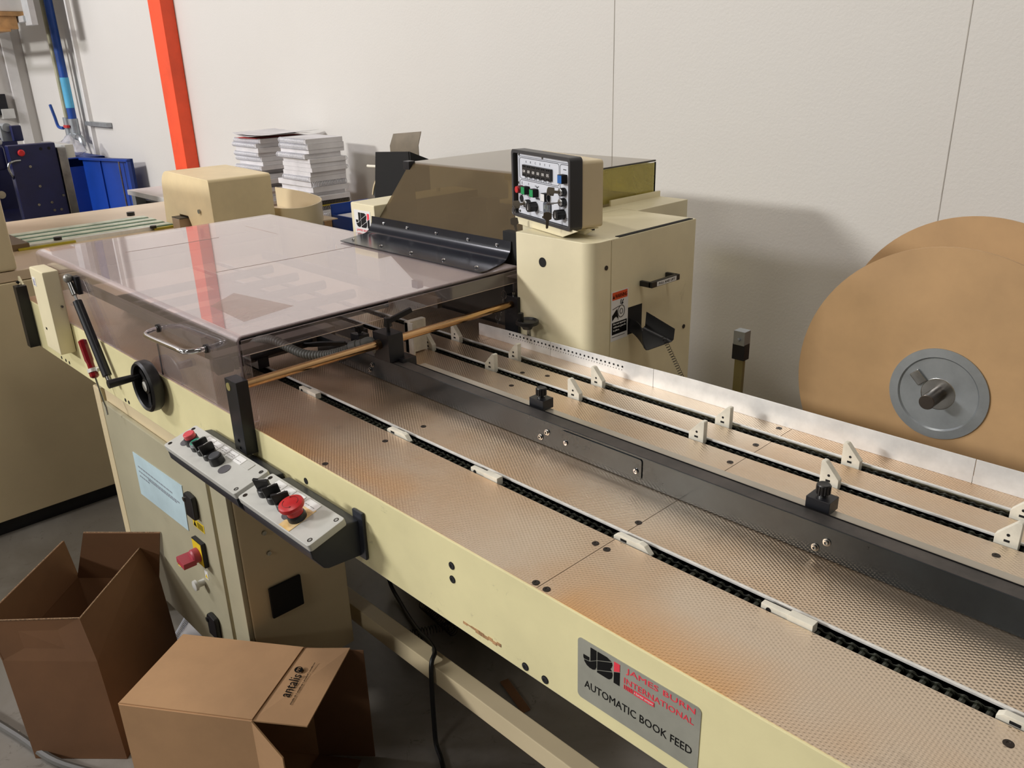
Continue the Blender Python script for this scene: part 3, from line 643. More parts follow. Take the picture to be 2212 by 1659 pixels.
# ------------------------------------------------------------------ control stations
def station(name, label, xa, xb, items):
    Sn = thing(name, label, 'control box', ((xa + xb) / 2, .54, .74))
    # local frame on the lid: u along x, v towards the beam, w up
    yf, zf, yb, zb = .503, .793, .570, .812
    v = Vector((0, yb - yf, zb - zf)); Wd = v.length; v.normalize(); u = Vector((1, 0, 0)); w = u.cross(v); O = Vector((xa, yf, zf)); Lg = xb - xa
    P = lambda s, t, h=0: O + u * s + v * t + w * h
    m = MB().prism(rrect(Lg, Wd, .005), P(0, 0, -.013), u, v, w, .013); lid = m.build('lid', LGREY, Sn, bevel=.0018)
    body = MB().prism([(.507, .781), (.510, .765), (.527, .741), (.535, .737), (.5985, .732), (.5985, .795), (.572, .799)], (xa + .004, 0, 0), (0, 1, 0), (0, 0, 1), (1, 0, 0), Lg - .008).build('base', DGREY, Sn, bevel=.003)
    m = MB()
    for s_, t_ in ((.010, .010), (Lg - .010, .010), (.010, Wd - .010), (Lg - .010, Wd - .010)):
        m.lathe(P(s_, t_), w, [(.0042, 0), (.0042, .0003), (.003, .0003), (.003, -.0006)], 14)
    m.build('lid_screw', mat('dark_screw', (50, 50, 50), .4), lid)
    for it in items:
        k, s_, t_ = it[0], it[1], it[2]
        c = P(s_, t_)
        if k == 'plug': MB().cyl(c, c + w * .0010, .0115, seg=28).build('blank_plug', mat('grey_plug', (96, 94, 98), .5), lid)
        elif k == 'button':
            bz = MB().lathe(c, w, [(.0132, 0), (.0132, .004), (.0125, .012), (.0125, .014), (.0105, .014)], 28).build('push_button', BLACK if it[4] is None else it[4], lid)
            MB().lathe(c, w, [(.0107, .006), (.0107, it[5]), (.0098, it[5] + .001), (.0001, it[5] + .001)], 28).build('button_cap', it[3], bz)
            if it[4] is not None: MB().cyl(c, c + w * .009, .0133, seg=28).build('button_base', BLACK, bz)
        elif k == 'selector':
            s0 = MB().lathe(c, w, [(.0132, 0), (.0132, .004), (.0125, .011), (.0110, .0125), (.0001, .0125)], 28).build('selector_switch', BLACK, lid)
            a = math.radians(it[3]); e = u * math.cos(a) + v * math.sin(a)
            m = MB().prism([(-.0125, 0), (.0125, 0), (.0132, .0165), (-.0132, .0215)], c + w * .010 - e.cross(w) * .0028, e, w, e.cross(w), .0056); kn = m.build('lever', BLACK, s0, bevel=.001)
            MB().obox(c + w * .0293 + e * -.0, e, e.cross(w), w, .020, .0010, .0006).build('pointer_line', LGREY, kn)
        elif k == 'estop':
            MB().box(0, .030, 0, .052, 0, .0006).build('yellow_plate', mat('amber_plate', (226, 176, 66), .5, col2=(240, 225, 190), scale=18), lid, smooth=False, xf=Matrix.Translation(P(s_ - .015, .002, .0002)) @ Matrix((u, v, w)).transposed().to_4x4())
            es = MB().lathe(c, w, [(.0150, 0), (.0150, .007), (.0135, .011), (.0001, .011)], 30).build('emergency_stop', BLACK, lid)
            mr = MB().lathe(c, w, [(.0128, .009), (.0132, .021), (.0195, .024), (.0205, .027), (.0195, .031), (.0150, .033), (.0001, .0335)], 36).build('mushroom_head', RED, es)
            m = MB()
            for a0 in (20, 200): 
                m.tube([c + w * .0333 + (u * math.cos(math.radians(a0 + q)) + v * math.sin(math.radians(a0 + q))) * .0125 for q in range(0, 130, 10)], .0004, 5)
                e = c + w * .0335 + (u * math.cos(math.radians(a0 + 125)) + v * math.sin(math.radians(a0 + 125))) * .0125; m.cyl(e - w * .0005, e + w * .0003, .0018, seg=3)
            m.build('turn_arrow', mat('dark_red_ink', (110, 20, 22), .5), mr)
        elif k == 'label':
            wd = it[3]; lb = MB().prism(rrect(wd, .0155, .001), P(s_, t_, .0001), u, v, w, .0010).build('legend_plate', mat('legend_white', (250, 250, 248), .3) if it[4] else LGREY, lid, smooth=False)
            if it[4]:
                m = MB()
                for q in range(it[4]):
                    for z in range(4):
                        x0 = s_ + .002 + random.uniform(0, .002); m.obox(P(x0 + z * (wd - .005) / 4 + .0015, t_ + .005 + q * .004, .0012), u, v, w, (wd - .008) / 5, .0008, .0003)
                m.build('legend_print', mat('grey_print', (120, 116, 114), .6), lb, smooth=False)
    return Sn, P, u, v, w, Lg
pl = .029
it1 = [('plug', .040, .030), ('button', .058, .036, PINKR, None, .022), ('button', .085, .034, TEAL, GALV, .0145), ('selector', .110, .034, 92), ('selector', .137, .033, 92), ('button', .166, .031, mat('grey_button', (70, 72, 76), .5), None, .0165), ('plug', .198, .027)]
it1 += [('label', .072 + k * pl, .049, .027, (1 if k < 5 else 0) * (1 + (k == 2) + (k == 3))) for k in range(6)]
S1, *_ = station('control_station', 'control box with red and green push buttons and two black selectors', -1.478, -1.196, it1)
it2 = [('selector', .041, .034, 35), ('selector', .072, .033, 75), ('selector', .104, .032, 65), ('plug', .126, .024), ('estop', .147, .028)]
it2 += [('label', .032 + k * pl, .049, .027, 1) for k in range(3)] + [('label', .126, .050, .034, 1)]
S2, *_ = station('control_station', 'control box with red mushroom emergency stop and three black selectors', -1.185, -.966, it2)
m = MB().box(-.985, -.958, .594, .5995, .728, .812); m.build('mounting_plate', DGREY, S2, bevel=.002)

# ------------------------------------------------------------------ electrical cabinet
E = thing('electrical_cabinet', 'grey beige electrical cabinet with notice and red switch under the table', 'cabinet', (-1.82, .8, .14))
cbx = bx(-2.143, -1.47, .612, .855, .14, .70).build('body', CREAMS, E, bevel=.004)
door = bx(-2.138, -1.558, .598, .611, .145, .668).build('door', CABG, E, bevel=.004)
bx(-1.545, -1.472, .600, .612, .14, .70).build('corner_strip', CABG, E, bevel=.003)
lg = MB().box(-2.190, -2.148, .60, .65, .0, .70); lg.build('leg', CREAMS, E, bevel=.004)
for x, y in ((-2.1, .70), (-1.55, .70), (-2.1, .80), (-1.55, .80)):
    MB().cyl((x, y, 0), (x, y, .14), .02).build('foot', BLACKM, E)
nt = MB().prism([(-1.976, .462), (-1.974, .580), (-1.690, .590), (-1.700, .470)], (0, .5978, 0), (1, 0, 0), (0, 0, 1), (0, -1, 0), .0012).build('notice', PALEBLUE, door, smooth=False)
m = MB()
for q, (z, xa, xb) in enumerate(((.5450, -1.955, -1.755), (.5320, -1.955, -1.735), (.5270, -1.9, -1.74), (.5190, -1.955, -1.90))):
    x = xa
    while x < xb:
        l = random.uniform(.006, .016); m.box(x, x + l, .5963, .5967, z, z + .004); x += l + .003
m.build('notice_print', mat('faint_print', (140, 150, 160), .7), nt, smooth=False)
for z in (.562, .243):
    m = MB().prism([(-.022, -.030), (-.022, .020), (-.014, .030), (.018, .026), (.022, .015), (.020, -.030)], (-1.640, .597, z), (1, 0, 0), (0, 0, 1), (0, -1, 0), .012); lk = m.build('door_latch', BLACK, door, bevel=.003)
    MB().cyl((-1.657, .585, z + .012), (-1.657, .583, z + .012), .0058).build('lock_cylinder', STEEL if z > .3 else BLACK, lk)
yl = bx(-1.664, -1.608, .5972, .598, .500, .520).build('warning_label', YEL, door, smooth=False)
def tri(m, o, u, v, w, s, d=.0005): m.prism([(0, 0), (s, 0), (s / 2, s * .87)], o, u, v, w, d)
m = MB(); tri(m, (-1.661, .5972, .5025), (1, 0, 0), (0, 0, 1), (0, -1, 0), .015)
for k in range(5): m.box(-1.641, -1.612, .5967, .5972, .5030 + k * .0031, .5042 + k * .0031)
m.build('label_print', INK, yl, smooth=False)
ms = bx(-1.668, -1.618, .588, .598, .410, .472).build('main_switch', BLACKM, door, bevel=.001)
bx(-1.665, -1.621, .5872, .588, .413, .469).build('yellow_plate', YEL, ms, smooth=False)
m = MB(); c = Vector((-1.643, .5872, .437)); m.lathe(c, (0, -1, 0), [(.0175, 0), (.0165, .014), (.012, .018), (.0001, .018)], 26); m.obox(c + Vector((-.004, -.026, -.006)), Vector((1, 0, -.15)).normalized(), (0, 1, 0), Vector((.15, 0, 1)).normalized(), .038, .030, .015); kn = m.build('rotary_handle', REDF, ms, bevel=.0012)
MB().tube([(-1.668, .555, .424), (-1.676, .553, .420), (-1.678, .553, .412), (-1.670, .555, .408), (-1.664, .556, .414)], .0016, 6, True).build('lock_loop', YEL, kn)
wl = bx(-1.652, -1.636, .5973, .598, .366, .388).build('small_label', WHITE, door, smooth=False)
m = MB(); tri(m, (-1.6505, .5973, .369), (1, 0, 0), (0, 0, 1), (0, -1, 0), .013); m.build('label_print', YEL, wl, smooth=False)
MB().lathe((-1.668, .598, .347), (0, -1, 0), [(.008, 0), (.008, .014), (.013, .018), (.0125, .024), (.007, .026), (.0001, .0265)], 24).build('grey_knob', LGREY, door)
gr = MB().obox((-1.466, .696, .356), (0, 1, 0), (0, 0, 1), (1, 0, 0), .078, .078, .008).build('square_grille', MATTE, cbx, bevel=.003)
m = MB()
for y, z in ((.668, .530), (.672, .478)): m.cyl((-1.4705, y, z), (-1.466, y, z), .005)
m.build('panel_screw', STEEL, cbx)

# ------------------------------------------------------------------ inserter machine
I = thing('wire_inserter', 'cream wire inserting machine with smoked cover behind the feed table', 'machine', (-1.5, 1.5, 0))
# right front cover with rounded corner, box behind
ar = arcpts(-1.107, 1.30, .03, -90, 0, 8)
poly = [(-1.297, 1.27)] + ar + [(-1.077, 1.3325), (-1.297, 1.3325)]
m = MB().prism(poly, (0, 0, .01), (1, 0, 0), (0, 1, 0), (0, 0, 1), 1.090); fc = m.build('front_cover', CREAM, I, bevel=.002)
bxr = bx(-1.297, -1.077, 1.3335, 1.642, .01, 1.100).build('side_housing', CREAM, I, bevel=.003)
bx(-1.09, -1.079, 1.36, 1.63, 1.0995, 1.1012).build('lid_gap', MATTE, bxr, smooth=False)
m = MB(); m.cyl((-1.216, 1.2690, 1.043), (-1.216, 1.2702, 1.043), .0105, seg=30); m.build('round_plug', MATTE, fc)
m = MB()
for y, z in ((1.316, 1.043), (1.611, .846)): m.cyl((-1.0775, y, z), (-1.0755, y, z), .005, seg=20)
m.cyl((-1.0775, 1.488, .897), (-1.0745, 1.488, .897), .0028, seg=6); m.build('panel_screw', BLACK, bxr)
# handle
m = MB(); x = -1.077
m.box(x, x + .030, 1.432, 1.441, .981, .993); m.box(x, x + .030, 1.527, 1.536, .982, .994); m.box(x + .024, x + .034, 1.432, 1.536, .981, .994); hd = m.build('pull_handle', BLACK, bxr, bevel=.0012)
tl = bx(x + .034, x + .0346, 1.450, 1.522, .9825, .9925).build('handle_label', WHITE, hd, smooth=False)
text('PULL AND LIFT', 'label_text', INK, tl, (x + .0347, 1.456, .9852), (0, 1, 0), (0, 0, 1), .006, width=.060, height=.0048)
# warning sticker
sx = -1.0767
wn = bx(-1.0772, sx, 1.335, 1.393, .875, .986).build('warning_sticker', WHITE, bxr, smooth=False)
bx(sx, sx + .0003, 1.3385, 1.3895, .967, .984).build('orange_band', ORNG, wn, smooth=False)
text('WARNING', 'warning_word', INK, wn, (sx + .0004, 1.3475, .9705), (0, 1, 0), (0, 0, 1), .01, width=.0405, height=.0085)
m = MB(); m.prism([(0, 0), (.007, 0), (.0035, .008)], (sx + .0003, 1.3392, .9705), (0, 1, 0), (0, 0, 1), (1, 0, 0), .0003)
m.box(sx, sx + .0003, 1.3385, 1.3895, .8895, .917)
q = lambda a, b: (sx + .0004, 1.3385 + a, .917 + b)
m.tube([q(.001, .030), q(.018, .0335), q(.026, .034)], .0006, 5)
for r in (.0115, .0050): m.tube([q(.031 + r * math.cos(a), .0215 + r * 1.15 * math.sin(a)) for a in [2 * PI * k / 24 for k in range(24)]], .0006, 5, True)
m.prism([(.0, .004), (.0, .016), (.012, .026), (.017, .029), (.018, .020), (.021, .010), (.021, .003), (.019, .008), (.014, .012), (.009, .011)], (sx, 1.3385, .917), (0, 1, 0), (0, 0, 1), (1, 0, 0), .0004)
for a, b, c_, d_ in ((.028, .038, .030, .048), (.031, .037, .038, .047), (.034, .037, .037, .040)): m.tube([q(a, b), q((a + c_) / 2 - .001, (b + d_) / 2), q(c_, d_)], .0009, 5)
m.build('warning_pictogram', INK, wn, smooth=False)
for k, t in enumerate(('Do not operate', 'without guards', 'in place.')): text(t, 'warning_text', WINK, wn, (sx + .0005, 1.3425, .9100 - k * .0072), (0, 1, 0), (0, 0, 1), .0060, width=(.043, .043, .021)[k], height=.0052)
bx(sx, sx + .0003, 1.339, 1.383, .8835, .8845).build('fine_print', INK, wn)
# chute opening and curved chute
MB().prism([(1.3935, .878), (1.3935, .940), (1.443, .9395), (1.443, .910), (1.443, .877)], (-1.0772, 0, 0), (0, 1, 0), (0, 0, 1), (1, 0, 0), .0010).build('chute_opening', MATTE, bxr, smooth=False)
rows_ = []
for k in range(9):
    t = k / 8; x = -1.077 + .060 * t; e_ = t * t
    ya, yb, zb_, zl, zr = 1.396 - .020 * e_, 1.442 + .026 * t, .884 - .026 * t, .914 - .014 * e_, .922 - .034 * t
    rows_.append([(x - .010 * e_, ya + .004, zl), (x - .006 * e_, ya + .001, (zl + zb_) / 2), (x, ya, zb_ + .006), (x + .002, ya + .004, zb_ + .001), (x + .004, ya + .010, zb_), (x + .008, yb - .012, zb_), (x + .010, yb - .005, zb_ + .001), (x + .012, yb, zb_ + .006), (x + .012, yb + .003, zr)])
MB().sheet(rows_, .0016).build('wire_chute', BLACK, bxr)
# left column and body
lc = bx(-2.008, -1.894, 1.315, 1.70, .01, 1.092).build('left_housing', CREAM, I, bevel=.004)
MB().cyl((-1.965, 1.60, 1.092), (-1.965, 1.60, 1.102), .008).build('knob', WPLA, lc)
st = bx(-1.992, -1.914, 1.3143, 1.315, .999, 1.073).build('brand_sticker', WHITE, lc, smooth=False)
jbi(st, (-1.985, 1.3142, 1.0255), U_, V_, (0, -1, 0), .041, .87)
text('JAMES BURN', 'red_lettering', REDINK, st, (-1.985, 1.3141, 1.0125), U_, V_, .008, width=.064, height=.0078)
text('INTERNATIONAL', 'red_lettering', REDINK, st, (-1.985, 1.3141, 1.0020), U_, V_, .008, width=.064, height=.0074)
m = MB(); m.box(-1.892, -1.346, 1.335, 1.345, .80, .99); m.box(-1.936, -1.346, 1.345, 1.70, .01, .93); m.box(-1.936, -1.346, 1.69, 1.70, .93, 1.06); m.build('main_body', mat('dark_housing', (60, 56, 50), .5), I)
bx(-1.385, -1.299, 1.313, 1.334, .84, 1.085).build('dark_pillar', MATTE, I, bevel=.002)
m = MB(); m.box(-1.346, -1.25, 1.645, 1.86, 1.04, 1.10); m.box(-1.346, -1.299, 1.34, 1.645, .8, 1.10); m.box(-1.345, -1.338, 1.65, 1.86, 1.075, 1.115); m.box(-1.93, -1.346, 1.86, 1.868, .95, 1.10); m.build('cover_seat', CREAM, I, bevel=.002)
bx(-1.936, -1.25, 1.70, 1.86, .01, 1.04).build('rear_housing', CREAM, I)
# mechanics seen through the smoked cover
m = MB(); m.box(-1.60, -1.565, 1.40, 1.43, .93, 1.13); m.box(-1.55, -1.535, 1.42, 1.45, .93, 1.13); m.build('upright_bar', mat('beige_bar', (150, 138, 112), .5), I, bevel=.002)
m = MB(); m.box(-1.46, -1.36, 1.37, 1.48, .93, 1.075); m.obox((-1.44, 1.42, 1.085), Vector((1, 0, .8)).normalized(), (0, 1, 0), Vector((-.8, 0, 1)).normalized(), .05, .03, .006); m.build('guide_block', mat('brassy_block', (176, 150, 84), .4, metal=.4), I, bevel=.002)
m = MB(); m.box(-1.90, -1.78, 1.40, 1.60, .93, 1.02); m.box(-1.75, -1.66, 1.45, 1.6, .93, 1.07); m.build('feed_motor', mat('brown_box', (120, 96, 66), .6), I, bevel=.004)
m = MB(); m.tube(spline([(-1.75, 1.42, .95), (-1.72, 1.40, 1.0), (-1.66, 1.40, 1.01), (-1.61, 1.42, .97), (-1.60, 1.44, .94)], 8), .006, 8); m.tube(spline([(-1.70, 1.40, .94), (-1.66, 1.40, 1.03), (-1.60, 1.41, 1.09)], 8), .004, 8); m.build('inner_cable', RUBBER, I)
# smoked cover profile in YZ
sp_ = [(1.322, 1.028), (1.322, 1.040), (1.330, 1.052), (1.445, 1.184), (1.451, 1.189), (1.459, 1.192), (1.850, 1.192)]
sco = MB().sheet([[(x, y, z) for y, z in sp_] for x in (-1.893, -1.350)], .004).build('smoked_cover', SMOKE, I)
MB().prism([(1.330, 1.030), (1.334, 1.052), (1.447, 1.182), (1.457, 1.189), (1.457, 1.045)], (-1.893, 0, 0), (0, 1, 0), (0, 0, 1), (1, 0, 0), .004).build('cover_cheek', SMOKE, sco)
MB().prism([(1.330, 1.030), (1.334, 1.052), (1.447, 1.182), (1.457, 1.189), (1.850, 1.189), (1.850, 1.105), (1.60, 1.105)], (-1.352, 0, 0), (0, 1, 0), (0, 0, 1), (-1, 0, 0), .004).build('cover_cheek', OLIVEG, sco)
bx(-1.93, -1.356, 1.846, 1.850, 1.10, 1.187).build('cover_back', OLIVEG, sco)
m = MB().tube([(-1.352, y, z + .002) for y, z in sp_], .0022, 6); m.tube([(-1.352, 1.85, 1.19), (-1.352, 1.85, 1.105)], .0022, 6); m.build('cover_edge', MATTE, sco)
m = MB(); m.box(-1.905, -1.878, 1.432, 1.455, 1.176, 1.199); m.build('cover_catch', BLACKM, sco, bevel=.002)

# ------------------------------------------------------------------ operator console
th = math.radians(-16.2)
K = thing('operator_console', 'slanted control console with thumbwheels, keys and coloured buttons on the inserter', 'control panel', (-1.232, 1.345, 1.10))
u = Vector((math.cos(th), math.sin(th), 0)); w = Vector((math.sin(th), -math.cos(th), 0)); v = Vector((0, 0, 1))
O = Vector((-1.371, 1.334, 1.1195)); KW, KH = .249, .1475
P = lambda a, b, h=0: O + u * a + v * b + w * h
Rm = Matrix((u, v, w)).transposed().to_4x4()
hs = MB().prism(rrect(KW - .003, KH - .010, .008), P(.0015, .0015, -.082), u, v, w, .052).build('housing', CREAMS, K, bevel=.002)
outer = rrect(KW, KH, .009, 5); inner = rrect(KW - .014, KH - .014, .006, 5, .007, .007); n = len(outer); m = MB()
A = [P(a, b, 0) for a, b in outer]; B = [P(a, b, 0) for a, b in inner]; Cc = [P(a, b, -.030) for a, b in outer]; D = [P(a, b, -.030) for a, b in inner]
m.add(A + B + Cc + D, [(i, (i + 1) % n, n + (i + 1) % n, n + i) for i in range(n)] + [(i, (i + 1) % n, 2 * n + (i + 1) % n, 2 * n + i) for i in range(n)] + [(n + i, n + (i + 1) % n, 3 * n + (i + 1) % n, 3 * n + i) for i in range(n)] + [(2 * n + i, 2 * n + (i + 1) % n, 3 * n + (i + 1) % n, 3 * n + i) for i in range(n)])
m.build('bezel', mat('dark_bezel', (58, 58, 60), .4), K)
fz = -.007
fp = MB().prism(rrect(KW - .026, KH - .016, .003, x=.018, y=.008), P(0, 0, fz - .002), u, v, w, .002).build('face_plate', PANEL, K, smooth=False)
def frame(m, x0, y0, x1, y1, r=.006, t=.0005):
    m.tube([P(a, b, fz + .0002) for a, b in rrect(x1 - x0, y1 - y0, r, 4, x0, y0)], t, 5, True)
m = MB(); frame(m, .027, .086, .196, .131); frame(m, .200, .023, .236, .131); frame(m, .027, .023, .196, .083); frame(m, .023, .020, .239, .134, .007, .0004)
m.build('print_frame_line', INK, fp, smooth=False)
for i, ch_ in enumerate('ABCDEF'): text(ch_, 'panel_letter', INK, fp, P(.054 + i * .0205, .1215, fz), u, v, .0065)
tw = MB().prism([(0, 0), (.122, 0), (.122, .0245), (0, .0245)], P(.047, .0930, fz), u, v, w, .006).build('thumbwheel_switch', BLACK, fp, bevel=.0006)
m = MB()
for i in range(6):
    for j in (0, 1): m.prism([(0, 0), (.0035, 0), (.0035, .0022), (0, .0022)], P(.0505 + i * .0205 + j * .0075, .0945, fz + .006), u, v, w, .0016); m.prism([(0, 0), (.0035, 0), (.0035, .0022), (0, .0022)], P(.0505 + i * .0205 + j * .0075, .1135, fz + .006), u, v, w, .0016)
m.build('thumbwheel_tab', MATTE, tw, smooth=False)
for i, t in enumerate(('04', '00', '00', '00', '00', '05')): text(t, 'thumbwheel_digits', WINK, tw, P(.0515 + i * .0205, .1010, fz + .0062), u, v, .0085, width=.010, height=.0062)
m = MB()
for i in range(6): m.tube([P(.050 + i * .0205, .0865, fz + .0003), P(.050 + i * .0205, .0885, fz + .0003), P(.062 + i * .0205, .0885, fz + .0003), P(.062 + i * .0205, .0865, fz + .0003)], .0003, 4); m.prism([(0, 0), (.012, 0), (.012, .0014), (0, .0014)], P(.050 + i * .0205, .0898, fz), u, v, w, .0003)
m.tube([P(.036, .079, fz + .0003), P(.036, .073, fz + .0003)], .0006, 4); m.tube([P(.066, .079, fz + .0003), P(.066, .074, fz + .0003)], .0004, 4)
for yy, s_ in ((.076, 1), (.0745, -1)): m.tube([P(.094, yy, fz + .0003), P(.100, yy, fz + .0003), P(.104, yy - .0035 * 1, fz + .0003), P(.108, yy, fz + .0003), P(.112, yy, fz + .0003)], .0004, 4)
m.tube([P(.069 + .003 * math.cos(a), .0485 + .0035 * math.sin(a), fz + .0003) for a in [2 * PI * k / 10 for k in range(10)]], .0003, 4, True)
m.tube([P(.036 + .002 * math.cos(a), .0515 + .002 * math.sin(a), fz + .0003) for a in [2 * PI * k / 10 for k in range(10)]], .0006, 4, True)
for x in (.098, .104, .110): m.prism([(0, 0), (.0035, 0), (.0035, .004), (0, .004)], P(x, .047, fz), u, v, w, .0002)
for x in (.214, .220): m.prism([(0, 0), (.002, 0), (.002, .004), (0, .004)], P(x, .044, fz), u, v, w, .0002)
m.prism([(0, 0), (.014, 0), (.014, .0016), (0, .0016)], P(.212, .0505, fz), u, v, w, .0002); m.prism([(0, 0), (.012, 0), (.012, .0016), (0, .0016)], P(.212, .1205, fz), u, v, w, .0002)
m.build('printed_symbol', INK, fp, smooth=False)
m = MB()
for a, b in ((.025, .137), (.128, .1375), (.238, .1365), (.025, .0125), (.128, .0125), (.238, .013), (.0205, .075)): m.lathe(P(a, b, fz), w, [(.0030, 0), (.0026, .0014), (.0011, .0016), (.001, .0008)], 14)
m.build('panel_screw', STEEL, fp)
def cap(a, b, s, c_, name='square_button', lab=None):
    k = MB().prism([(-s, -s), (s, -s), (s, s), (-s, s)], P(a, b, fz), u, v, w, .0135).build(name, MATTE, fp, bevel=.0006)
    MB().prism([(-s + .001, -s + .001), (s - .001, -s + .001), (s - .001, s - .001), (-s + .001, s - .001)], P(a, b, fz + .0135), u, v, w, .0005).build('button_cap', c_, k, smooth=False); 
    if lab: k['label'] = lab
    return k
cap(.219, .1035, .0088, BLUE, lab='blue square button'); cap(.062, .0630, .0086, GREEN, lab='green square button'); cap(.100, .0615, .0086, GREEN, lab='green square button'); cap(.149, .0580, .0086, WHITE, lab='white square button')
rb = MB().lathe(P(.036, .0625, fz), w, [(.0085, 0), (.0085, .011), (.0075, .012), (.006, .012)], 24).build('red_push_button', mat('dull_red', (100, 30, 34), .5), fp)
MB().cyl(P(.036, .0625, fz + .009), P(.036, .0625, fz + .0155), .0072, seg=24).build('button_cap', RED, rb)
def keysw(a, b):
    k = MB().cyl(P(a, b, fz), P(a, b, fz + .010), .0088, seg=24).build('key_switch', BLACK, fp, bevel=.0008)
    MB().lathe(P(a, b, fz + .010), w, [(.0080, 0), (.0080, .002), (.0060, .003), (.0001, .003)], 24).build('key_barrel', STEEL, k)
keysw(.217, .0770); keysw(.217, .0560); keysw(.067, .0345)
MB().cyl(P(.033, .041, fz - .001), P(.033, .041, fz + .0008), .0082, seg=24).build('empty_socket', MATTE, fp)
for a, b in ((.096, .0315), (.212, .0305)):
    pr = []
    for i in range(40):
        g = 2 * PI * i / 40; r = .0100 + (.0008 if i % 4 < 2 else 0); pr.append((r * math.cos(g), r * math.sin(g)))
    k = MB().prism(pr, P(a, b, fz), u, v, w, .020).build('rotary_knob', BLACK, fp)
    MB().prism([(-.0012, -.006), (.0012, -.006), (0, .007)], P(a, b, fz + .020), u, v, w, .0005).build('knob_pointer', WINK, k, smooth=False)
hmz = MB().prism(rrect(.030, .0215, .003), P(.134, .0245, fz), u, v, w, .0035).build('hour_meter', mat('grey_meter', (84, 90, 98), .5), fp, bevel=.0006)
MB().prism([(0, 0), (.017, 0), (.017, .009), (0, .009)], P(.138, .0320, fz + .0035), u, v, w, .0005).build('meter_window', mat('lcd_grey', (120, 128, 124), .3), hmz, smooth=False)
# tilted plate and bracket beneath
m = MB(); c = Vector((-1.215, 1.352, 1.108)); m.prism([(-.17, -.012), (-.17, .045), (-.12, .006), (.11, .010), (.085, -.004), (-.10, -.010)], Vector((-1.215, 1.335, 1.110)), u, v, w, -.004)
m.prism([(.002, .004), (.0, -.0185), (.03, -.0185), (.21, -.0175), (.268, .003)], O - w * .006, u, v, w, -.003); m.obox((-1.225, 1.352, 1.1165), u, -w, v, .19, .05, .003); m.build('mounting_tray', CREAM, K, bevel=.0006)
m = MB(); m.obox((-1.215, 1.375, 1.1055), u, -w, v, .08, .05, .012); m.cyl((-1.17, 1.345, 1.10), (-1.17, 1.345, 1.112), .004); m.build('swivel_bracket', BLACKM, K)
# keys
def key(name, label, base, dirv, n_):
    t = thing(name, label, 'key', tuple(base), 'keys on the operator console')
    dirv = dirv.normalized(); s_ = dirv.cross(n_).normalized(); n_ = s_.cross(dirv)
    m = MB().prism([(0, -.003), (.010, -.003), (.011, -.0085), (.024, -.0085), (.026, -.004), (.026, .004), (.024, .0085), (.011, .0085), (.010, .003), (0, .003)], base - n_ * .0008, dirv, s_, n_, .0018)
    m.build('key_bow', mat('key_metal', (112, 104, 92), .35, metal=.7), t, bevel=.0004)
    return t
ncam = Vector((.66, -.73, .16)).normalized()
kb = P(.217, .0770, fz + .013)
key('key', 'flat key in the upper lock of the console right column', kb, (w * .75 - u * .65 + v * .1), ncam)
kb2 = P(.217, .0560, fz + .013); key('key', 'key seen edge-on in the lower lock of the console right column', kb2, (w * .75 - u * .6 - v * .1), v)
kb3 = P(.067, .0345, fz + .013); key('key', 'broad key in the lock beside the left rotary knob', kb3, (w * .75 - u * .65 - v * .1), ncam)
def ringkey(label, c, r, kbase, kdir, two=False):
    t = thing('key_ring', label, 'key ring', tuple(c))
    MB().tube([c + (v * math.sin(a) + (w * .1 + u * 1.0) * math.cos(a)) * r for a in [2 * PI * k / 22 for k in range(22)]], .0007, 6, True).build('ring', STEEL, t)
    if kbase is not None:
        d = kdir.normalized(); s_ = d.cross(ncam).normalized(); nn_ = s_.cross(d)
        m = MB().prism([(0, -.003), (.002, -.0085), (.014, -.009), (.017, -.004), (.034, -.003), (.036, 0), (.034, .002), (.017, .003), (.014, .009), (.002, .0085), (0, .003)], kbase, d, s_, nn_, .0018); m.build('spare_key', mat('key_metal', (112, 104, 92), .35, metal=.7), t, bevel=.0003)
    return t
e1 = kb + (w * .75 - u * .55).normalized() * .022
ringkey('wire key ring hanging empty from the uppermost console key', e1 + Vector((0, 0, -.012)), .0095, None, None)
e2 = kb2 + (w * .75 - u * .6).normalized() * .024
ringkey('key ring with a spare key hanging below the lower right lock', e2 + Vector((0, 0, -.011)), .009, e2 + Vector((0, 0, -.019)), Vector((0, 0, -1)) + u * -.15)
e3 = kb3 + (w * .8 - u * .5).normalized() * .024
ringkey('key ring with square spare key hanging below the console bezel', e3 + Vector((0, 0, -.014)), .0095, e3 + Vector((0, 0, -.030)), Vector((0, 0, -1)) + u * .35)

# wire coil hanging from chute
def coil(p0, p1, r, pitch, wire, sag=0):
    p0, p1 = Vector(p0), Vector(p1); d = (p1 - p0); L_ = d.length; d.normalize(); a = d.orthogonal().normalized(); b = d.cross(a); n_ = int(L_ / pitch); pts = []
    for i in range(n_ * 10 + 1):
        t = i / (n_ * 10); g = 2 * PI * i / 10; pts.append(p0 + d * L_ * t + (a * math.cos(g) + b * math.sin(g)) * r + Vector((0, 0, -sag * math.sin(PI * t))))
    return MB().tube(pts, wire, 4)
tag(recenter(coil((-1.005, 1.430, .878), (-.955, 1.50, .70), .0045, .0062, .0006).build('binding_wire', DARKCOIL)), 'black wire binding strip hanging out of the chute of the inserter', 'binding wire')

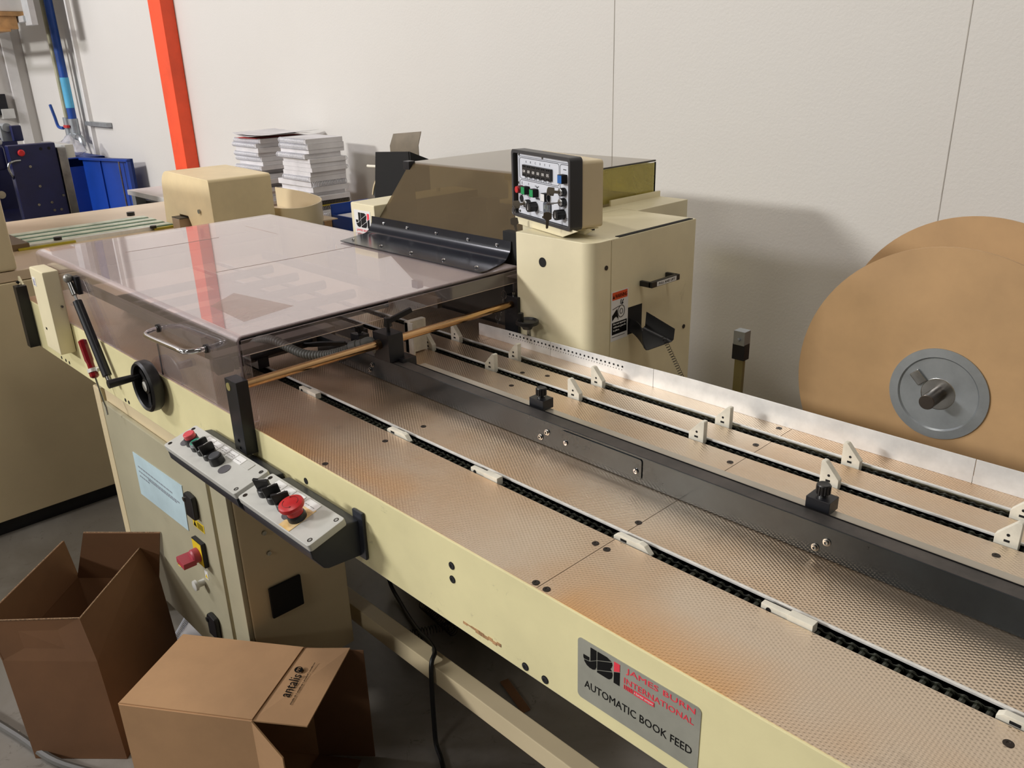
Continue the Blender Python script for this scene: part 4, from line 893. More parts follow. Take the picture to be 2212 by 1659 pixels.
# ------------------------------------------------------------------ wire reel and stand
Rl = thing('wire_reel', 'large reel with two round brown board flanges on a steel shaft', 'reel', (-.52, 1.95, 0))
hc = Vector((-.523, 0, .800))
yd = 1.73
def disc(y, x, z, r, name):
    return MB().lathe((x, y, z), (0, 1, 0), [(.083, 0), (r, 0), (r, .006), (.083, .006), (.083, 0)], 96).build(name, MDF, Rl)
disc(yd, -.524, .779, .310, 'front_flange'); disc(yd + .34, -.583, .783, .312, 'back_flange')
HC = Vector((-.526, yd - .0005, .784))
m = MB().lathe(HC, (0, -1, 0), [(.0001, -.046), (.060, -.044), (.068, -.038), (.074, -.020), (.077, .001), (.080, .004), (.098, .003), (.098, .0005)], 56); hf = m.build('hub_flange', GALV, Rl)
m = MB(); m.lathe(HC + Vector((0, .046, 0)), (0, -1, 0), [(.038, 0), (.038, .044), (.034, .047), (.016, .047)], 30); m.obox(HC + Vector((-.042, .008, .028)), Vector((.7, 0, .7)), (0, 1, 0), Vector((-.7, 0, .7)), .022, .03, .03); m.build('shaft_collar', STEEL, Rl, bevel=.002)
m = MB().cyl(HC + Vector((0, .5, 0)), HC + Vector((0, -.062, 0)), .0155, seg=24); m.build('shaft', mat('dark_steel', (96, 88, 82), .3, metal=.9), Rl, bevel=.002)
MB().cyl(HC + Vector((0, .050, 0)), HC + Vector((-.05, .34, 0)), .075, seg=30).build('core_tube', CARDD, Rl)
m = MB(); m.box(-.56, -.495, 2.20, 2.26, 0, .815); m.box(-.75, -.30, 2.10, 2.32, 0, .03); m.build('reel_stand', GALV, Rl)
Sp = thing('guide_stand', 'slim steel upright with hinged grey head behind the white fence', 'stand', (-.975, 1.70, 0))
MB().box(-.985, -.962, 1.70, 1.712, 0, .80).build('upright', mat('brushed_olive_steel', (150, 140, 96), .35, metal=.6), Sp, bevel=.001)
m = MB(); m.box(-.990, -.957, 1.694, 1.718, .762, .802); m.build('hinge', BLACKM, Sp, bevel=.001)
m = MB(); m.box(-.988, -.958, 1.692, 1.72, .800, .835); m.cyl((-.972, 1.692, .815), (-.972, 1.684, .815), .004); m.build('head', GALV, Sp, bevel=.001)
bx(-1.03, -.92, 1.64, 1.77, 0, .012).build('base', BLACKM, Sp)

# ------------------------------------------------------------------ left transfer machine
M2 = thing('binding_machine', 'big beige binding machine with belts crossing behind the clear hood', 'machine', (-3.2, 1.0, 0))
bx(-4.0, -2.935, -.6, 1.592, .055, .838).build('lower_body', CREAMS, M2, bevel=.004)
bx(-4.0, -2.94, -.6, 1.592, .840, .872).build('worktop', PINKCREAM, M2, bevel=.003)
bx(-3.98, -2.96, -.58, 1.57, 0, .055).build('plinth', BLACKM, M2)
bx(-4.0, -2.937, -.2, .668, .873, 1.30).build('side_tower', CREAMS, M2, bevel=.01)
for x0 in (-3.36, -3.44, -3.52, -3.60):
    bl = bx(x0, x0 + .045, .80, 1.33, .873, .883).build('conveyor_belt', BELT, M2, bevel=.002)
    bx(x0 + .045, x0 + .052, .80, 1.33, .873, .880).build('belt_edge', BELTD, bl)
bx(-3.66, -3.28, .74, .80, .872, .895).build('belt_end_block', mat('bronze_block', (120, 100, 74), .5), M2, bevel=.002)
m = MB(); m.box(-3.30, -3.285, .80, 1.24, .872, .886); m.build('edge_ruler', ALUW, M2)
m = MB(); m.box(-3.283, -3.27, .76, .95, .8725, .880); m.box(-3.29, -3.27, 1.24, 1.33, .8725, .880); m.build('yellow_strip', mat('yellow_strip', (190, 176, 50), .5), M2)
m = MB(); m.cyl((-3.30, .90, .886), (-3.30, .90, .897), .014); m.cyl((-3.28, 1.24, .88), (-3.28, 1.24, .89), .012); m.cyl((-3.66, 1.30, .88), (-3.66, 1.30, .895), .016); m.build('black_knob', BLACK, M2)
m = MB(); m.cyl((-3.02, 1.25, .872), (-3.02, 1.25, .905), .006); m.cyl((-2.98, 1.30, .872), (-2.98, 1.30, .905), .006); m.build('stop_pin', STEEL, M2)
# hooded cover in XZ profile
pr = [(-2.95, .873), (-2.95, 1.070)] + arcpts(-2.962, 1.070, .012, 0, 90, 4)[1:] + [(-3.31, 1.092)] + arcpts(-3.31, 1.032, .06, 90, 165, 6)[1:] + [(-3.405, .873), (-3.24, .873), (-3.20, .935), (-3.26, .94), (-3.262, .935), (-3.262, .873)][:3]
pr = [(-2.945, .873), (-2.945, 1.066)] + arcpts(-2.957, 1.066, .012, 0, 90, 4)[1:] + [(-3.30, 1.086)] + arcpts(-3.30, 1.020, .066, 90, 172, 7)[1:] + [(-3.385, .873), (-3.25, .873), (-3.24, .925), (-3.165, .925), (-3.135, .873)]
hc2 = MB().prism(pr, (0, 1.335, 0), (1, 0, 0), (0, 0, 1), (0, 1, 0), .250).build('hooded_cover', mat('hood_beige', (236, 216, 172), .42, var=.03), M2, bevel=.003)
MB().cyl((-3.05, 1.335, .955), (-3.05, 1.328, .955), .008).build('cover_knob', STEEL, hc2)
bx(-3.235, -3.17, 1.30, 1.36, .874, .918).build('end_stop_box', mat('pinkish_block', (170, 146, 120), .4), M2, bevel=.001)
bx(-3.24, -3.165, 1.302, 1.34, .918, .921).build('black_trim', BLACK, M2)
# curved tray
ct = thing('curved_chute', 'beige curved chute wall behind the hooded cover', 'chute', (-2.98, 1.72, 0))
pts = [(-3.22, 1.605), (-3.05, 1.605), (-2.93, 1.625), (-2.875, 1.68), (-2.90, 1.76), (-3.0, 1.82), (-3.2, 1.85), (-3.4, 1.85)]
sp2 = spline([(a, b, 0) for a, b in pts], 5)
MB().sheet([[(p.x, p.y, z + .012 + .02 * max(0, min(1, (p.y - 1.605) / .24))) for p in sp2] for z in (-.012, .925)], .006).build('curved_wall', CREAMS, ct)
m = MB(); m.box(-3.4, -2.91, 1.64, 1.84, .87, .874); m.build('tray_floor', PINKCREAM, ct)
m = MB()
for k in range(16): m.tube([(-3.20 + k * .016, 1.70 + .008 * math.cos(a), .882 + .008 * math.sin(a)) for a in [2 * PI * j / 8 for j in range(8)]], .0016, 4, True)
m.build('wire_comb', WCOIL, ct)

# ------------------------------------------------------------------ benches, bins, devices behind
Bn = thing('wooden_bench', 'wooden topped bench carrying the notebook stacks against the wall', 'bench', (-3.8, 2.15, 0))
bx(-4.5, -3.26, 1.93, 2.33, .765, .80).build('bench_top', WOOD, Bn, bevel=.002)
bx(-4.45, -3.30, 1.97, 2.33, .02, .765).build('bench_body', mat('grey_steel_body', (120, 122, 124), .5), Bn)
for x in (-4.4, -3.35): bx(x - .02, x + .02, 1.95, 1.99, 0, .765).build('leg', GALV, Bn)
Gt = thing('steel_bench', 'grey steel bench behind the inserter carrying the blue bins', 'bench', (-2.7, 2.08, 0))
bx(-3.22, -2.10, 1.88, 2.32, .66, .69).build('bench_top', mat('grey_top', (130, 130, 128), .5), Gt, bevel=.002)
for x in (-3.19, -2.13):
    for y in (1.91, 2.29): bx(x - .02, x + .02, y - .02, y + .02, 0, .66).build('leg', GALV, Gt)
def bin_(name, label, x0, x1, y0, y1, z0, z1):
    t = thing(name, label, 'storage bin', ((x0 + x1) / 2, (y0 + y1) / 2, z0), 'blue storage bins')
    m = MB(); m.box(x0, x1, y0, y1, z0, z0 + .004); m.box(x0, x0 + .008, y0, y1, z0, z1); m.box(x1 - .008, x1, y0, y1, z0, z1); m.box(x0, x1, y1 - .008, y1, z0, z1); m.box(x0, x1, y0, y0 + .008, z0, z0 + (z1 - z0) * .6)
    m.build('tub', mat('blue_bin', (16, 62, 150), .4), t, bevel=.0015); return t
b1 = bin_('storage_bin', 'blue storage bin with white label, lower of the two', -3.07, -2.83, 1.90, 2.10, .69, .80)
lb = bx(-3.045, -2.985, 1.8985, 1.9, .715, .740).build('bin_label', WHITE, b1, smooth=False)
MB().cyl((-3.036, 1.8985, .7275), (-3.036, 1.898, .7275), .006).build('label_mark', RED, lb)
b2 = bin_('storage_bin', 'blue open storage bin stacked on the labelled one', -3.07, -2.83, 1.91, 2.10, .8005, .905)
bx(-3.05, -2.85, 1.925, 2.08, .8047, .86).build('paper_slips', PAPER, b2)
# punching device
Dv = thing('punching_machine', 'machine with black hooded bin, taupe back plate and curved cream shell', 'machine', (-2.6, 2.05, .69))
bx(-2.78, -2.40, 1.98, 2.20, .69, .955).build('base', mat('blue_grey_shell', (70, 80, 88), .5), Dv, bevel=.006)
m = MB(); m.prism([(0, .955), (.0, 1.155), (.085, 1.155), (.175, 1.105), (.175, .955)], (-2.69, 1.95, 0), (0, 1, 0), (0, 0, 1), (1, 0, 0), .205)
m = MB(); m.prism([(-2.725, .955), (-2.695, 1.140), (-2.49, 1.152), (-2.485, .955)], (0, 1.90, 0), (1, 0, 0), (0, 0, 1), (0, 1, 0), .006); m.prism([(1.90, .955), (1.90, 1.152), (1.985, 1.118), (1.985, .955)], (-2.485, 0, 0), (0, 1, 0), (0, 0, 1), (1, 0, 0), .006); m.build('black_bin', MATTE, Dv)
MB().sheet([[(-2.75, 2.02, .96), (-2.755, 2.02, 1.05), (-2.76, 2.02, 1.15), (-2.745, 2.03, 1.195)], [(-2.58, 2.02, .96), (-2.58, 2.02, 1.05), (-2.58, 2.02, 1.16), (-2.57, 2.03, 1.21)]], .003).build('back_plate', TAUPE, Dv)
shp = spline([(-2.865, 1.985, .955), (-2.845, 1.985, 1.0), (-2.80, 1.985, 1.045), (-2.74, 1.985, 1.07), (-2.69, 1.985, 1.075)], 5)
MB().sheet([[(p.x, p.y + dy, p.z) for p in shp] for dy in (0, .16)], .006).build('curved_shell', CREAMS, Dv)
MB().prism([(p.x + .006, p.z - .006) for p in shp] + [(-2.69, .955)], (0, 1.99, 0), (1, 0, 0), (0, 0, 1), (0, 1, 0), .15).build('shell_side', mat('blue_grey_shell', (70, 80, 88), .5), Dv)
MB().cyl((-2.90, 2.0, 1.065), (-2.74, 2.01, 1.068), .0055).build('white_rod', WPLA, Dv)

# ------------------------------------------------------------------ notebooks
def notebook(label, x0, x1, y0, y1, z, t, coil_=None, cc=WCOIL, sag=0., cover=PAPER, group=None, rot=0., flip=0):
    cx, cy = (x0 + x1) / 2, (y0 + y1) / 2
    o = thing('notebook', label, 'notebook', (cx, cy, z), group); nx = 8
    rows = []
    m = MB()
    def zz(s_): return z + sag * (1 - (2 * s_ - 1) ** 2) * -1 + (sag * abs(flip) if 0 else 0)
    A = []; nz_ = nx + 1
    for zo in (0, t):
        for y in (y0, y1):
            for i in range(nz_):
                s_ = i / nx; jx = 0; A.append((x0 + (x1 - x0) * s_, y + random.uniform(-.0004, .0004), z + zo + sag * ((2 * s_ - 1) ** 2)))
    f = []
    for i in range(nx):
        a, b, c, d = i, nz_ + i, 2 * nz_ + i, 3 * nz_ + i
        f += [(a, a + 1, b + 1, b), (c, d, d + 1, c + 1), (a, c, c + 1, a + 1), (b, b + 1, d + 1, d)]
    f += [(0, nz_, 3 * nz_, 2 * nz_), (nx, 2 * nz_ + nx, 3 * nz_ + nx, nz_ + nx)]
    Rz = Matrix.Translation((cx, cy, 0)) @ Matrix.Rotation(rot, 4, 'Z') @ Matrix.Translation((-cx, -cy, 0))
    m.add(A, f).build('pages', cover, o, angle=50, xf=Rz)
    if coil_:
        r = max(.008, t * .54); c = MB(); n_ = 22; zc = z + t / 2
        for k in range(n_):
            s_ = (k + .5) / n_
            if coil_ == 'front': pc = (x0 + (x1 - x0) * s_, y0, zc + sag * ((2 * s_ - 1) ** 2)); ring = [(pc[0], pc[1] + r * math.cos(a), pc[2] + r * math.sin(a)) for a in [2 * PI * j / 8 for j in range(8)]]
            elif coil_ == 'right': pc = (x1, y0 + (y1 - y0) * s_, zc + sag); ring = [(pc[0] + r * math.cos(a), pc[1], pc[2] + r * math.sin(a)) for a in [2 * PI * j / 8 for j in range(8)]]
            else: pc = (x0 + (x1 - x0) * s_, y1, zc + sag * ((2 * s_ - 1) ** 2)); ring = [(pc[0], pc[1] + r * math.cos(a), pc[2] + r * math.sin(a)) for a in [2 * PI * j / 8 for j in range(8)]]
            c.tube(ring, .0016, 4, True)
        c.build('wire_spine', cc, o, xf=Rz)
    return o
ORD = ['topmost', 'second', 'third', 'fourth', 'fifth', 'sixth', 'seventh', 'eighth', 'ninth', 'tenth', 'eleventh', 'twelfth', 'thirteenth', 'fourteenth', 'fifteenth', 'sixteenth', 'seventeenth', 'eighteenth', 'nineteenth', 'twentieth']
DKP = mat('grey_cover_card', (120, 114, 104), .6, var=.1); YC = mat('yellow_cover_card', (200, 180, 60), .6)
spec = [  # right stack from the bottom: thickness, coil, coil material, cover, dx, dy
 (.018, 'right', WCOIL, PAPER, .015, 0), (.012, None, 0, PAPER, 0, 0), (.018, 'right', DARKCOIL, PAPER, -.01, .005), (.006, None, 0, YC, 0, 0), (.018, 'right', DARKCOIL, DKP, -.004, 0), (.02, None, 0, PAPER, .002, .004), (.016, None, 0, PAPER, -.03, 0), (.024, None, 0, PAPER, -.014, .01), (.024, 'right', WCOIL, PAPER, -.02, 0),
 (.022, 'front', WCOIL, PAPER, .0, 0), (.02, None, 0, PAPER, 0, 0), (.018, 'back', WCOIL, PAPER, .012, 0), (.02, None, 0, PAPER, .006, 0), (.018, 'back', WCOIL, PAPER, .012, 0), (.022, 'front', WCOIL, PAPER, -.01, -.012), (.016, None, 0, PAPER, .002, 0), (.024, 'front', WCOIL, PAPER, .004, 0), (.022, 'front', WCOIL, PAPER, .0, 0)]
z = .80; nS = len(spec)
for i, (t, cl, cc, cv, dx, dy) in enumerate(spec):
    low = i < 9
    wx = .27 if low else .235
    spine = {'right': 'spiral spine facing the inserter', 'front': 'spiral spine facing the aisle', 'back': 'spiral spine at the back', None: 'page edges showing'}[cl]
    notebook('notebook with %s, %s from the %s of the right-hand stack' % (spine, 'lowest' if i == 0 else ORD[(nS - 1 - i) if not low else i] if (not low or i) else '', 'top' if not low else 'bottom') if 0 < i < nS - 1 else ('notebook at the bottom of the right-hand stack' if i == 0 else 'notebook lying on top of the right-hand stack'), -3.37 - wx + dx, -3.37 + dx + (.012 if low else 0), 2.01 + dy, 2.20 + dy, z, t, cl, cc or WCOIL, .0, cv, 'notebooks in the right-hand stack', random.uniform(-.03, .03))
    z += t + .0006
ztop2 = z
spec1 = [(.02, None), (.016, None), (.02, None), (.022, None), (.018, None), (.02, 'back'), (.022, 'front'), (.02, None), (.022, None), (.02, 'front'), (.018, None), (.022, 'front'), (.02, 'front'), (.022, None), (.02, 'front'), (.02, 'front')]
z = .80; n1_ = len(spec1)
for i, (t, cl) in enumerate(spec1):
    dx = random.uniform(-.012, .012) + (-.05 if i in (5, 8) else 0)
    spine = {'front': 'spiral spine facing the aisle', 'back': 'spiral spine at the back', None: 'page edges showing'}[cl]
    notebook('notebook with %s, %s from the %s of the left-hand stack' % (spine, ORD[i] if i < 8 else ORD[n1_ - 1 - i], 'bottom' if i < 8 else 'top') if 0 < i < n1_ - 1 else ('notebook at the bottom of the left-hand stack' if i == 0 else 'notebook directly under the loose sheets of the left-hand stack'), -4.03 + dx, -3.795 + dx, 2.0 + random.uniform(-.01, .01), 2.28, z, t, cl, WCOIL, 0, PAPER, 'notebooks in the left-hand stack', random.uniform(-.06, .06))
    z += t + .0006
for k, (a, col_) in enumerate(((.10, mat('red_printed_sheet', (224, 96, 92), .7)), (-.12, PAPER), (.22, PAPER))):
    sh = []
    for i in range(7):
        s_ = i / 6; sh.append([(-4.08 + .32 * s_ + .02 * k if k else -3.99 + .17 * s_, y + (.01 * k), z + .002 + k * .006 + .010 * (2 * s_ - 1) ** 2 * (k > 0)) for y in (1.985, 2.26)])
    o = MB().sheet([[r[j] for r in sh] for j in (1, 0)], .0006).build('loose_sheet', col_)
    o.data.transform(Matrix.Translation((-3.92, 2.12, 0)) @ Matrix.Rotation(a, 4, 'Z') @ Matrix.Translation((3.92, -2.12, 0)))
    tag(recenter(o), ('red printed sheet under the two white sheets on the left-hand stack', 'white loose sheet between the red sheet and the uppermost sheet', 'white loose sheet lying uppermost on the left-hand stack')[k], 'paper sheet')

# ------------------------------------------------------------------ far left: press, cabinet, pipes
Pr = thing('bookbinding_press', 'dark blue machine with red round button and steel rollers', 'machine', (-5.2, 1.3, 0))
MB().hexa([(-5.05, 1.10, .02), (-5.05, 1.475, .02), (-5.75, 1.475, .02), (-5.75, 1.10, .02)], [(-5.05, 1.215, 1.105), (-5.05, 1.462, 1.105), (-5.75, 1.462, 1.105), (-5.75, 1.215, 1.105)])
sidep = bx(-5.06, -5.0, 1.225, 1.455, .02, 1.107).build('side_frame', NAVY, Pr, bevel=.006)
bx(-5.75, -5.69, 1.225, 1.455, .02, 1.107).build('side_frame', NAVY, Pr, bevel=.006)
bx(-5.72, -5.08, .75, 1.455, .02, .70).build('body', NAVY, Pr, bevel=.006)
bx(-5.72, -5.08, .60, 1.23, .98, 1.11).build('front_hood', NAVY, Pr, bevel=.02)
MB().lathe((-4.9995, 1.280, 1.068), (1, 0, 0), [(.014, 0), (.014, .008), (.017, .009), (.017, .014), (.012, .018), (.001, .018)], 30).build('red_button', RED, sidep)
m = MB()
for y, z in ((1.31, .995), (1.335, .89), (1.31, .795), (1.375, .80), (1.38, .757), (1.415, .757), (1.325, .71), (1.44, .83)): m.lathe((-4.9995, y, z), (1, 0, 0), [(.0075, 0), (.007, .004), (.0035, .004), (.003, .001)], 12)
m.build('bolt', STEEL, sidep)
m = MB(); m.cyl((-5.0, 1.38, 1.08), (-4.9988, 1.38, 1.08), .008); m.cyl((-5.0, 1.42, 1.08), (-4.9988, 1.42, 1.08), .008); m.build('bore_hole', MATTE, sidep)
m = MB(); m.cyl((-5.68, 1.10, .80), (-5.06, 1.10, .80), .045); m.cyl((-5.68, 1.16, .86), (-5.06, 1.16, .86), .02); m.cyl((-5.68, 1.13, .64), (-5.0, 1.20, .70), .012); m.cyl((-5.6, 1.0, 1.118), (-5.1, 1.22, 1.122), .014); m.build('roller', STEEL, Pr)
MB().tube(spline([(-5.0, 1.27, 1.03), (-4.99, 1.24, 1.03), (-4.99, 1.215, 1.02), (-4.99, 1.205, .995), (-5.0, 1.215, .96), (-5.02, 1.225, .94)], 5), .006, 8).build('steel_handle', STEEL, Pr)
m = MB(); m.box(-5.40, -5.36, 1.30, 1.35, 1.107, 1.19); m.cyl((-5.42, 1.33, 1.18), (-5.34, 1.33, 1.18), .024); m.build('roller_bracket', GALV, Pr, bevel=.002)
bx(-5.34, -5.30, 1.34, 1.39, 1.107, 1.19).build('top_bracket', NAVY, Pr, bevel=.006)
bx(-5.04, -4.985, 1.456, 1.50, .60, 1.08).build('steel_column_cover', STEEL, Pr, bevel=.003)
bx(-5.4, -5.0, 1.50, 1.545, 1.02, 1.09).build('switch_box', LGREY, Pr, bevel=.003)
bx(-5.0, -4.96, 1.285, 1.43, .50, .69).build('beige_tray', mat('pale_tray', (202, 190, 178), .5), Pr, bevel=.003)
Cb = thing('tool_cabinet', 'open bright blue tool cabinet with its door swung out', 'cabinet', (-6.9, 2.1, 0))
m = MB(); m.box(-7.5, -6.78, 1.90, 2.30, .02, .06); m.box(-7.5, -6.78, 1.90, 2.30, .80, .86); m.box(-7.5, -7.47, 1.90, 2.30, 0, .86); m.box(-6.81, -6.78, 1.90, 2.30, 0, .86); m.build('carcass', BLUEP, Cb, bevel=.002)
bx(-7.5, -6.8, 2.28, 2.30, .06, .80).build('back_panel', BLUED, Cb)
bx(-7.46, -6.82, 1.92, 2.28, .30, .33).build('shelf', BLUEP, Cb); 
d0 = Vector((-6.90, 2.18, 0)); du = Vector((.985, .17, 0)).normalized(); dv = Vector((0, 0, 1)); dw = du.cross(dv)
m = MB(); m.prism([(0, .0), (.80, .0), (.80, .86), (0, .84)], (-6.93, 2.13, .02), du, dv, dw, .02)
m.prism([(0, .845), (.80, .862), (.80, .88), (0, .86)], (-6.93, 2.13, .0), du, dv, dw, .045); m.prism([(.785, .02), (.80, .02), (.80, .87), (.785, .87)], (-6.93, 2.13, .0), du, dv, dw, .045); m.prism([(.0, .02), (.02, .02), (.02, .86), (.0, .86)], (-6.93, 2.13, .0), du, dv, dw, .045); m.prism([(.40, .02), (.41, .02), (.41, .86), (.40, .86)], (-6.93, 2.13, .0), du, dv, dw, .03)
dr = m.build('door', BLUEP, Cb)
q = Vector((-6.93, 2.13, 0)) + du * .70 + dw * .05; MB().cyl(q + dv * .10, q + dv * .86, .006, seg=10).build('locking_rod', STEEL, dr); MB().obox(q + dv * .45, du, dw, dv, .06, .02, .05).build('lock_latch', mat('brass', (180, 150, 70), .4, metal=.7), dr)
for k, (x, y, s, c_) in enumerate(((-7.0, 1.98, .10, TAUPE), (-6.92, 2.02, .08, CARDD))):
    tag(recenter(bx(x - s / 2, x + s / 2, y, y + .2, .3305, .3305 + s * 1.3).build('tool_box', c_, bevel=.01)), ('taupe box on the shelf of the open blue cabinet', 'brown box on the shelf of the open blue cabinet')[k], 'box')
Wt = thing('white_table', 'small white topped table by the wall behind the blue cabinet door', 'table', (-5.3, 2.15, 0))
bx(-5.42, -4.7, 1.93, 2.255, .735, .765).build('table_top', WPAINT, Wt, bevel=.002)
for x, y in ((-5.36, 1.97), (-5.36, 2.21), (-4.76, 1.97), (-4.76, 2.21)): bx(x - .03, x + .03, y - .03, y + .03, 0, .735).build('leg', GALV, Wt)
bx(-5.33, -4.79, 2.0, 2.24, .10, .70).build('drawer_block', DGREY, Wt)
# pipework
PW = thing('water_pipe', 'blue wall pipe with valves and a beige hose', 'pipe', (-7.2, 2.25, 1.0))
MB().cyl((-7.20, 2.26, 1.10), (-7.20, 2.26, 4.9), .030, seg=16).build('blue_riser', PIPEB, PW)
MB().cyl((-7.20, 2.26, 1.20), (-7.20, 2.26, 1.42), .0315, seg=16).build('light_blue_sleeve', mat('cyan_tape', (90, 180, 220), .4), PW)
MB().cyl((-7.27, 2.24, 1.12), (-7.33, 2.25, 4.9), .016, seg=10).build('hose_riser', HOSE, PW)
m = MB(); m.cyl((-7.20, 2.26, .99), (-7.20, 2.26, 1.12), .036); m.cyl((-7.27, 2.24, .99), (-7.27, 2.24, 1.13), .030); m.cyl((-7.30, 2.25, 1.0), (-7.12, 2.25, .985), .026); m.tube(spline([(-7.14, 2.25, .985), (-7.08, 2.25, .98), (-7.06, 2.25, .95), (-7.06, 2.25, .925)], 5), .024, 10); m.build('valve_body', GALV, PW)
MB().tube(spline([(-7.30, 2.21, 1.05), (-7.38, 2.20, 1.06), (-7.42, 2.2, 1.13), (-7.47, 2.2, 1.22)], 5), .012, 8).build('blue_lever', PIPEB, PW)
MB().box(-7.26, -7.18, 2.20, 2.22, 1.055, 1.075).build('red_lever', RED, PW)
MB().tube(spline([(-7.28, 2.24, .99), (-7.32, 2.22, .93), (-7.42, 2.2, .86)], 5), .014, 8).build('hose_tail', HOSE, PW)
MB().tube(spline([(-7.24, 2.24, .98), (-7.20, 2.22, .93), (-7.18, 2.2, .885)], 5), .018, 8).build('hose_tail', HOSE, PW)
MB().cyl((-7.06, 2.25, .93), (-7.05, 2.25, .88), .012, seg=10).build('outlet', GALV, PW)
m = MB(); m.box(-7.10, -6.64, 2.31, 2.345, 1.07, 1.10); m.build('wall_rail', GALV, PW)
m = MB(); pts = []
m.lathe((-6.93, 2.10, .762), (0, .1, 1), [(.02, 0), (.09, .015), (.13, .05), (.10, .09), (.05, .12), (.02, .15)], 9)
for vv in m.v: vv.x += random.uniform(-.012, .012); vv.z += random.uniform(-.012, .012)
# bag rests on the blue cabinet top
m.v = [Vector((vv.x, vv.y, vv.z + .10)) for vv in m.v]
tag(recenter(m.build('plastic_bag', BAG)), 'crumpled translucent plastic bag on top of the blue cabinet', 'bag')
# left wall socket and conduit
Sk = thing('wall_socket', 'black and grey socket box hanging under a grey conduit', 'socket', (-8.33, 2.15, 1.1))
MB().cyl((-8.36, 2.05, 1.35), (-8.36, 2.05, 4.9), .012, seg=8).build('conduit', GALV, Sk)
bx(-8.395, -8.33, 2.0, 2.12, 1.13, 1.30).build('socket_box', BLACKM, Sk, bevel=.005)
bx(-8.395, -8.32, 2.06, 2.16, 1.10, 1.18).build('plug_box', LGREY, Sk, bevel=.004)
MB().tube(spline([(-8.35, 2.06, 1.35), (-8.34, 2.03, 1.33), (-8.35, 2.05, 1.29)], 4), .008, 6).build('lead', WPLA, Sk)
Rh = MB().tube(spline([(-7.34, 1.75, 4.98), (-7.34, 1.75, 1.5), (-7.34, 1.745, 1.18), (-7.34, 1.72, 1.10), (-7.34, 1.65, 1.08)], 6), .022, 10).build('red_hose', RED)
tag(recenter(Rh), 'red hose hanging down at the far left edge', 'hose')
# wall rack with pallet
Rk = thing('storage_rack', 'grey steel rack arm at upper left carrying a wooden pallet', 'rack', (-6.9, 2.0, 1.78))
m = MB(); m.box(-6.94, -6.80, 2.0, 2.04, 1.77, 3.2); m.box(-6.90, -6.84, 2.04, 2.345, 2.6, 2.66); m.box(-8.38, -6.92, 1.985, 2.03, 1.795, 1.835); m.build('rack_frame', mat('rack_grey', (200, 202, 202), .4, metal=.2), Rk, bevel=.002)
m = MB(); m.box(-8.3, -7.02, 1.84, 2.10, 1.8355, 1.865); m.box(-8.3, -7.02, 1.84, 1.92, 1.735, 1.752)
for x in (-8.2, -7.6, -7.15): m.box(x, x + .12, 1.84, 1.975, 1.752, 1.8355)
pa = m.build('pallet', WOOD, bevel=.002); tag(recenter(pa), 'wooden pallet resting on the rack arm at upper left', 'pallet')
tag(recenter(bx(-8.2, -7.04, 1.85, 2.09, 1.8655, 2.35).build('wrapped_load', WPAINT, bevel=.01)), 'white wrapped load standing on the wooden pallet', 'load')

# ------------------------------------------------------------------ cardboard boxes
def wallpanel(m, a, b, c, d, th):   # thin panel from four corners
    a, b, c, d = map(Vector, (a, b, c, d)); n_ = (b - a).cross(d - a).normalized() * th
    m.hexa([a, b, c, d], [a + n_, b + n_, c + n_, d + n_])
B1 = thing('cardboard_box', 'open brown cardboard box with four upright flaps on the floor', 'cardboard box', (-1.85, .37, 0))
base_ = [Vector(p) for p in ((-1.658, .352, 0), (-1.812, .205, 0), (-2.034, .436, 0), (-1.880, .583, 0))]
rim = [Vector(p) for p in ((-1.713, .354, .24), (-1.872, .206, .24), (-2.092, .438, .24), (-1.935, .585, .24))]
m = MB()
for i in range(4):
    j = (i + 1) % 4; wallpanel(m, base_[i], base_[j], rim[j], rim[i], .003)
wallpanel(m, *[p + Vector((0, 0, .003)) for p in base_], .003); bb = m.build('carton', CARDD, B1, smooth=False)
fl_ = [ [(-1.713, .354, .24), (-1.872, .206, .24), (-1.896, .205, .335), (-1.758, .350, .335)],
        [(-1.872, .206, .24), (-2.092, .438, .24), (-2.125, .432, .335), (-1.905, .195, .335)],
        [(-2.092, .438, .24), (-1.935, .585, .24), (-1.893, .596, .385), (-2.035, .463, .385)],
        [(-1.935, .585, .24), (-1.713, .354, .24), (-1.755, .350, .335), (-1.964, .580, .338)]]
for f_ in fl_:
    m = MB(); wallpanel(m, *f_, .0035); fo_ = m.build('flap', CARDD, B1, smooth=False)
    MB().tube([Vector(f_[3]), Vector(f_[2])], .0017, 4).build('corrugated_edge', mat('raw_card_edge', (176, 142, 108), .85, var=.3, scale=300), fo_, smooth=False)
B2 = thing('cardboard_box', 'printed light brown cardboard box lying on its side near the camera', 'cardboard box', (-1.4, .48, 0))
e1 = Vector((.230, .161, 0)); e2 = Vector((.112, -.179, 0)); TL = Vector((-1.580, .501, .30)); z3 = Vector((0, 0, -.297))
m = MB(); TR = TL + e1; BL_ = TL + e2; BR_ = BL_ + e1
wallpanel(m, TL, TR, BR_, BL_, -.003)          # top
wallpanel(m, BL_, BR_, BR_ + z3, BL_ + z3, -.003)    # near side
wallpanel(m, TL, BL_, BL_ + z3, TL + z3, -.003)   # left end (bottom of carton)
wallpanel(m, TR, TL, TL + z3, TR + z3, -.003)   # far side
wallpanel(m, TL + z3, BL_ + z3, BR_ + z3, TR + z3, -.003)
cbn = m.build('carton', CARD, B2, smooth=False)
f1 = [TR, BR_, Vector((-1.158, .552, .292)), Vector((-1.277, .730, .302))]
m = MB(); wallpanel(m, *f1, -.003); fp1 = m.build('printed_flap', CARD, B2, smooth=False)
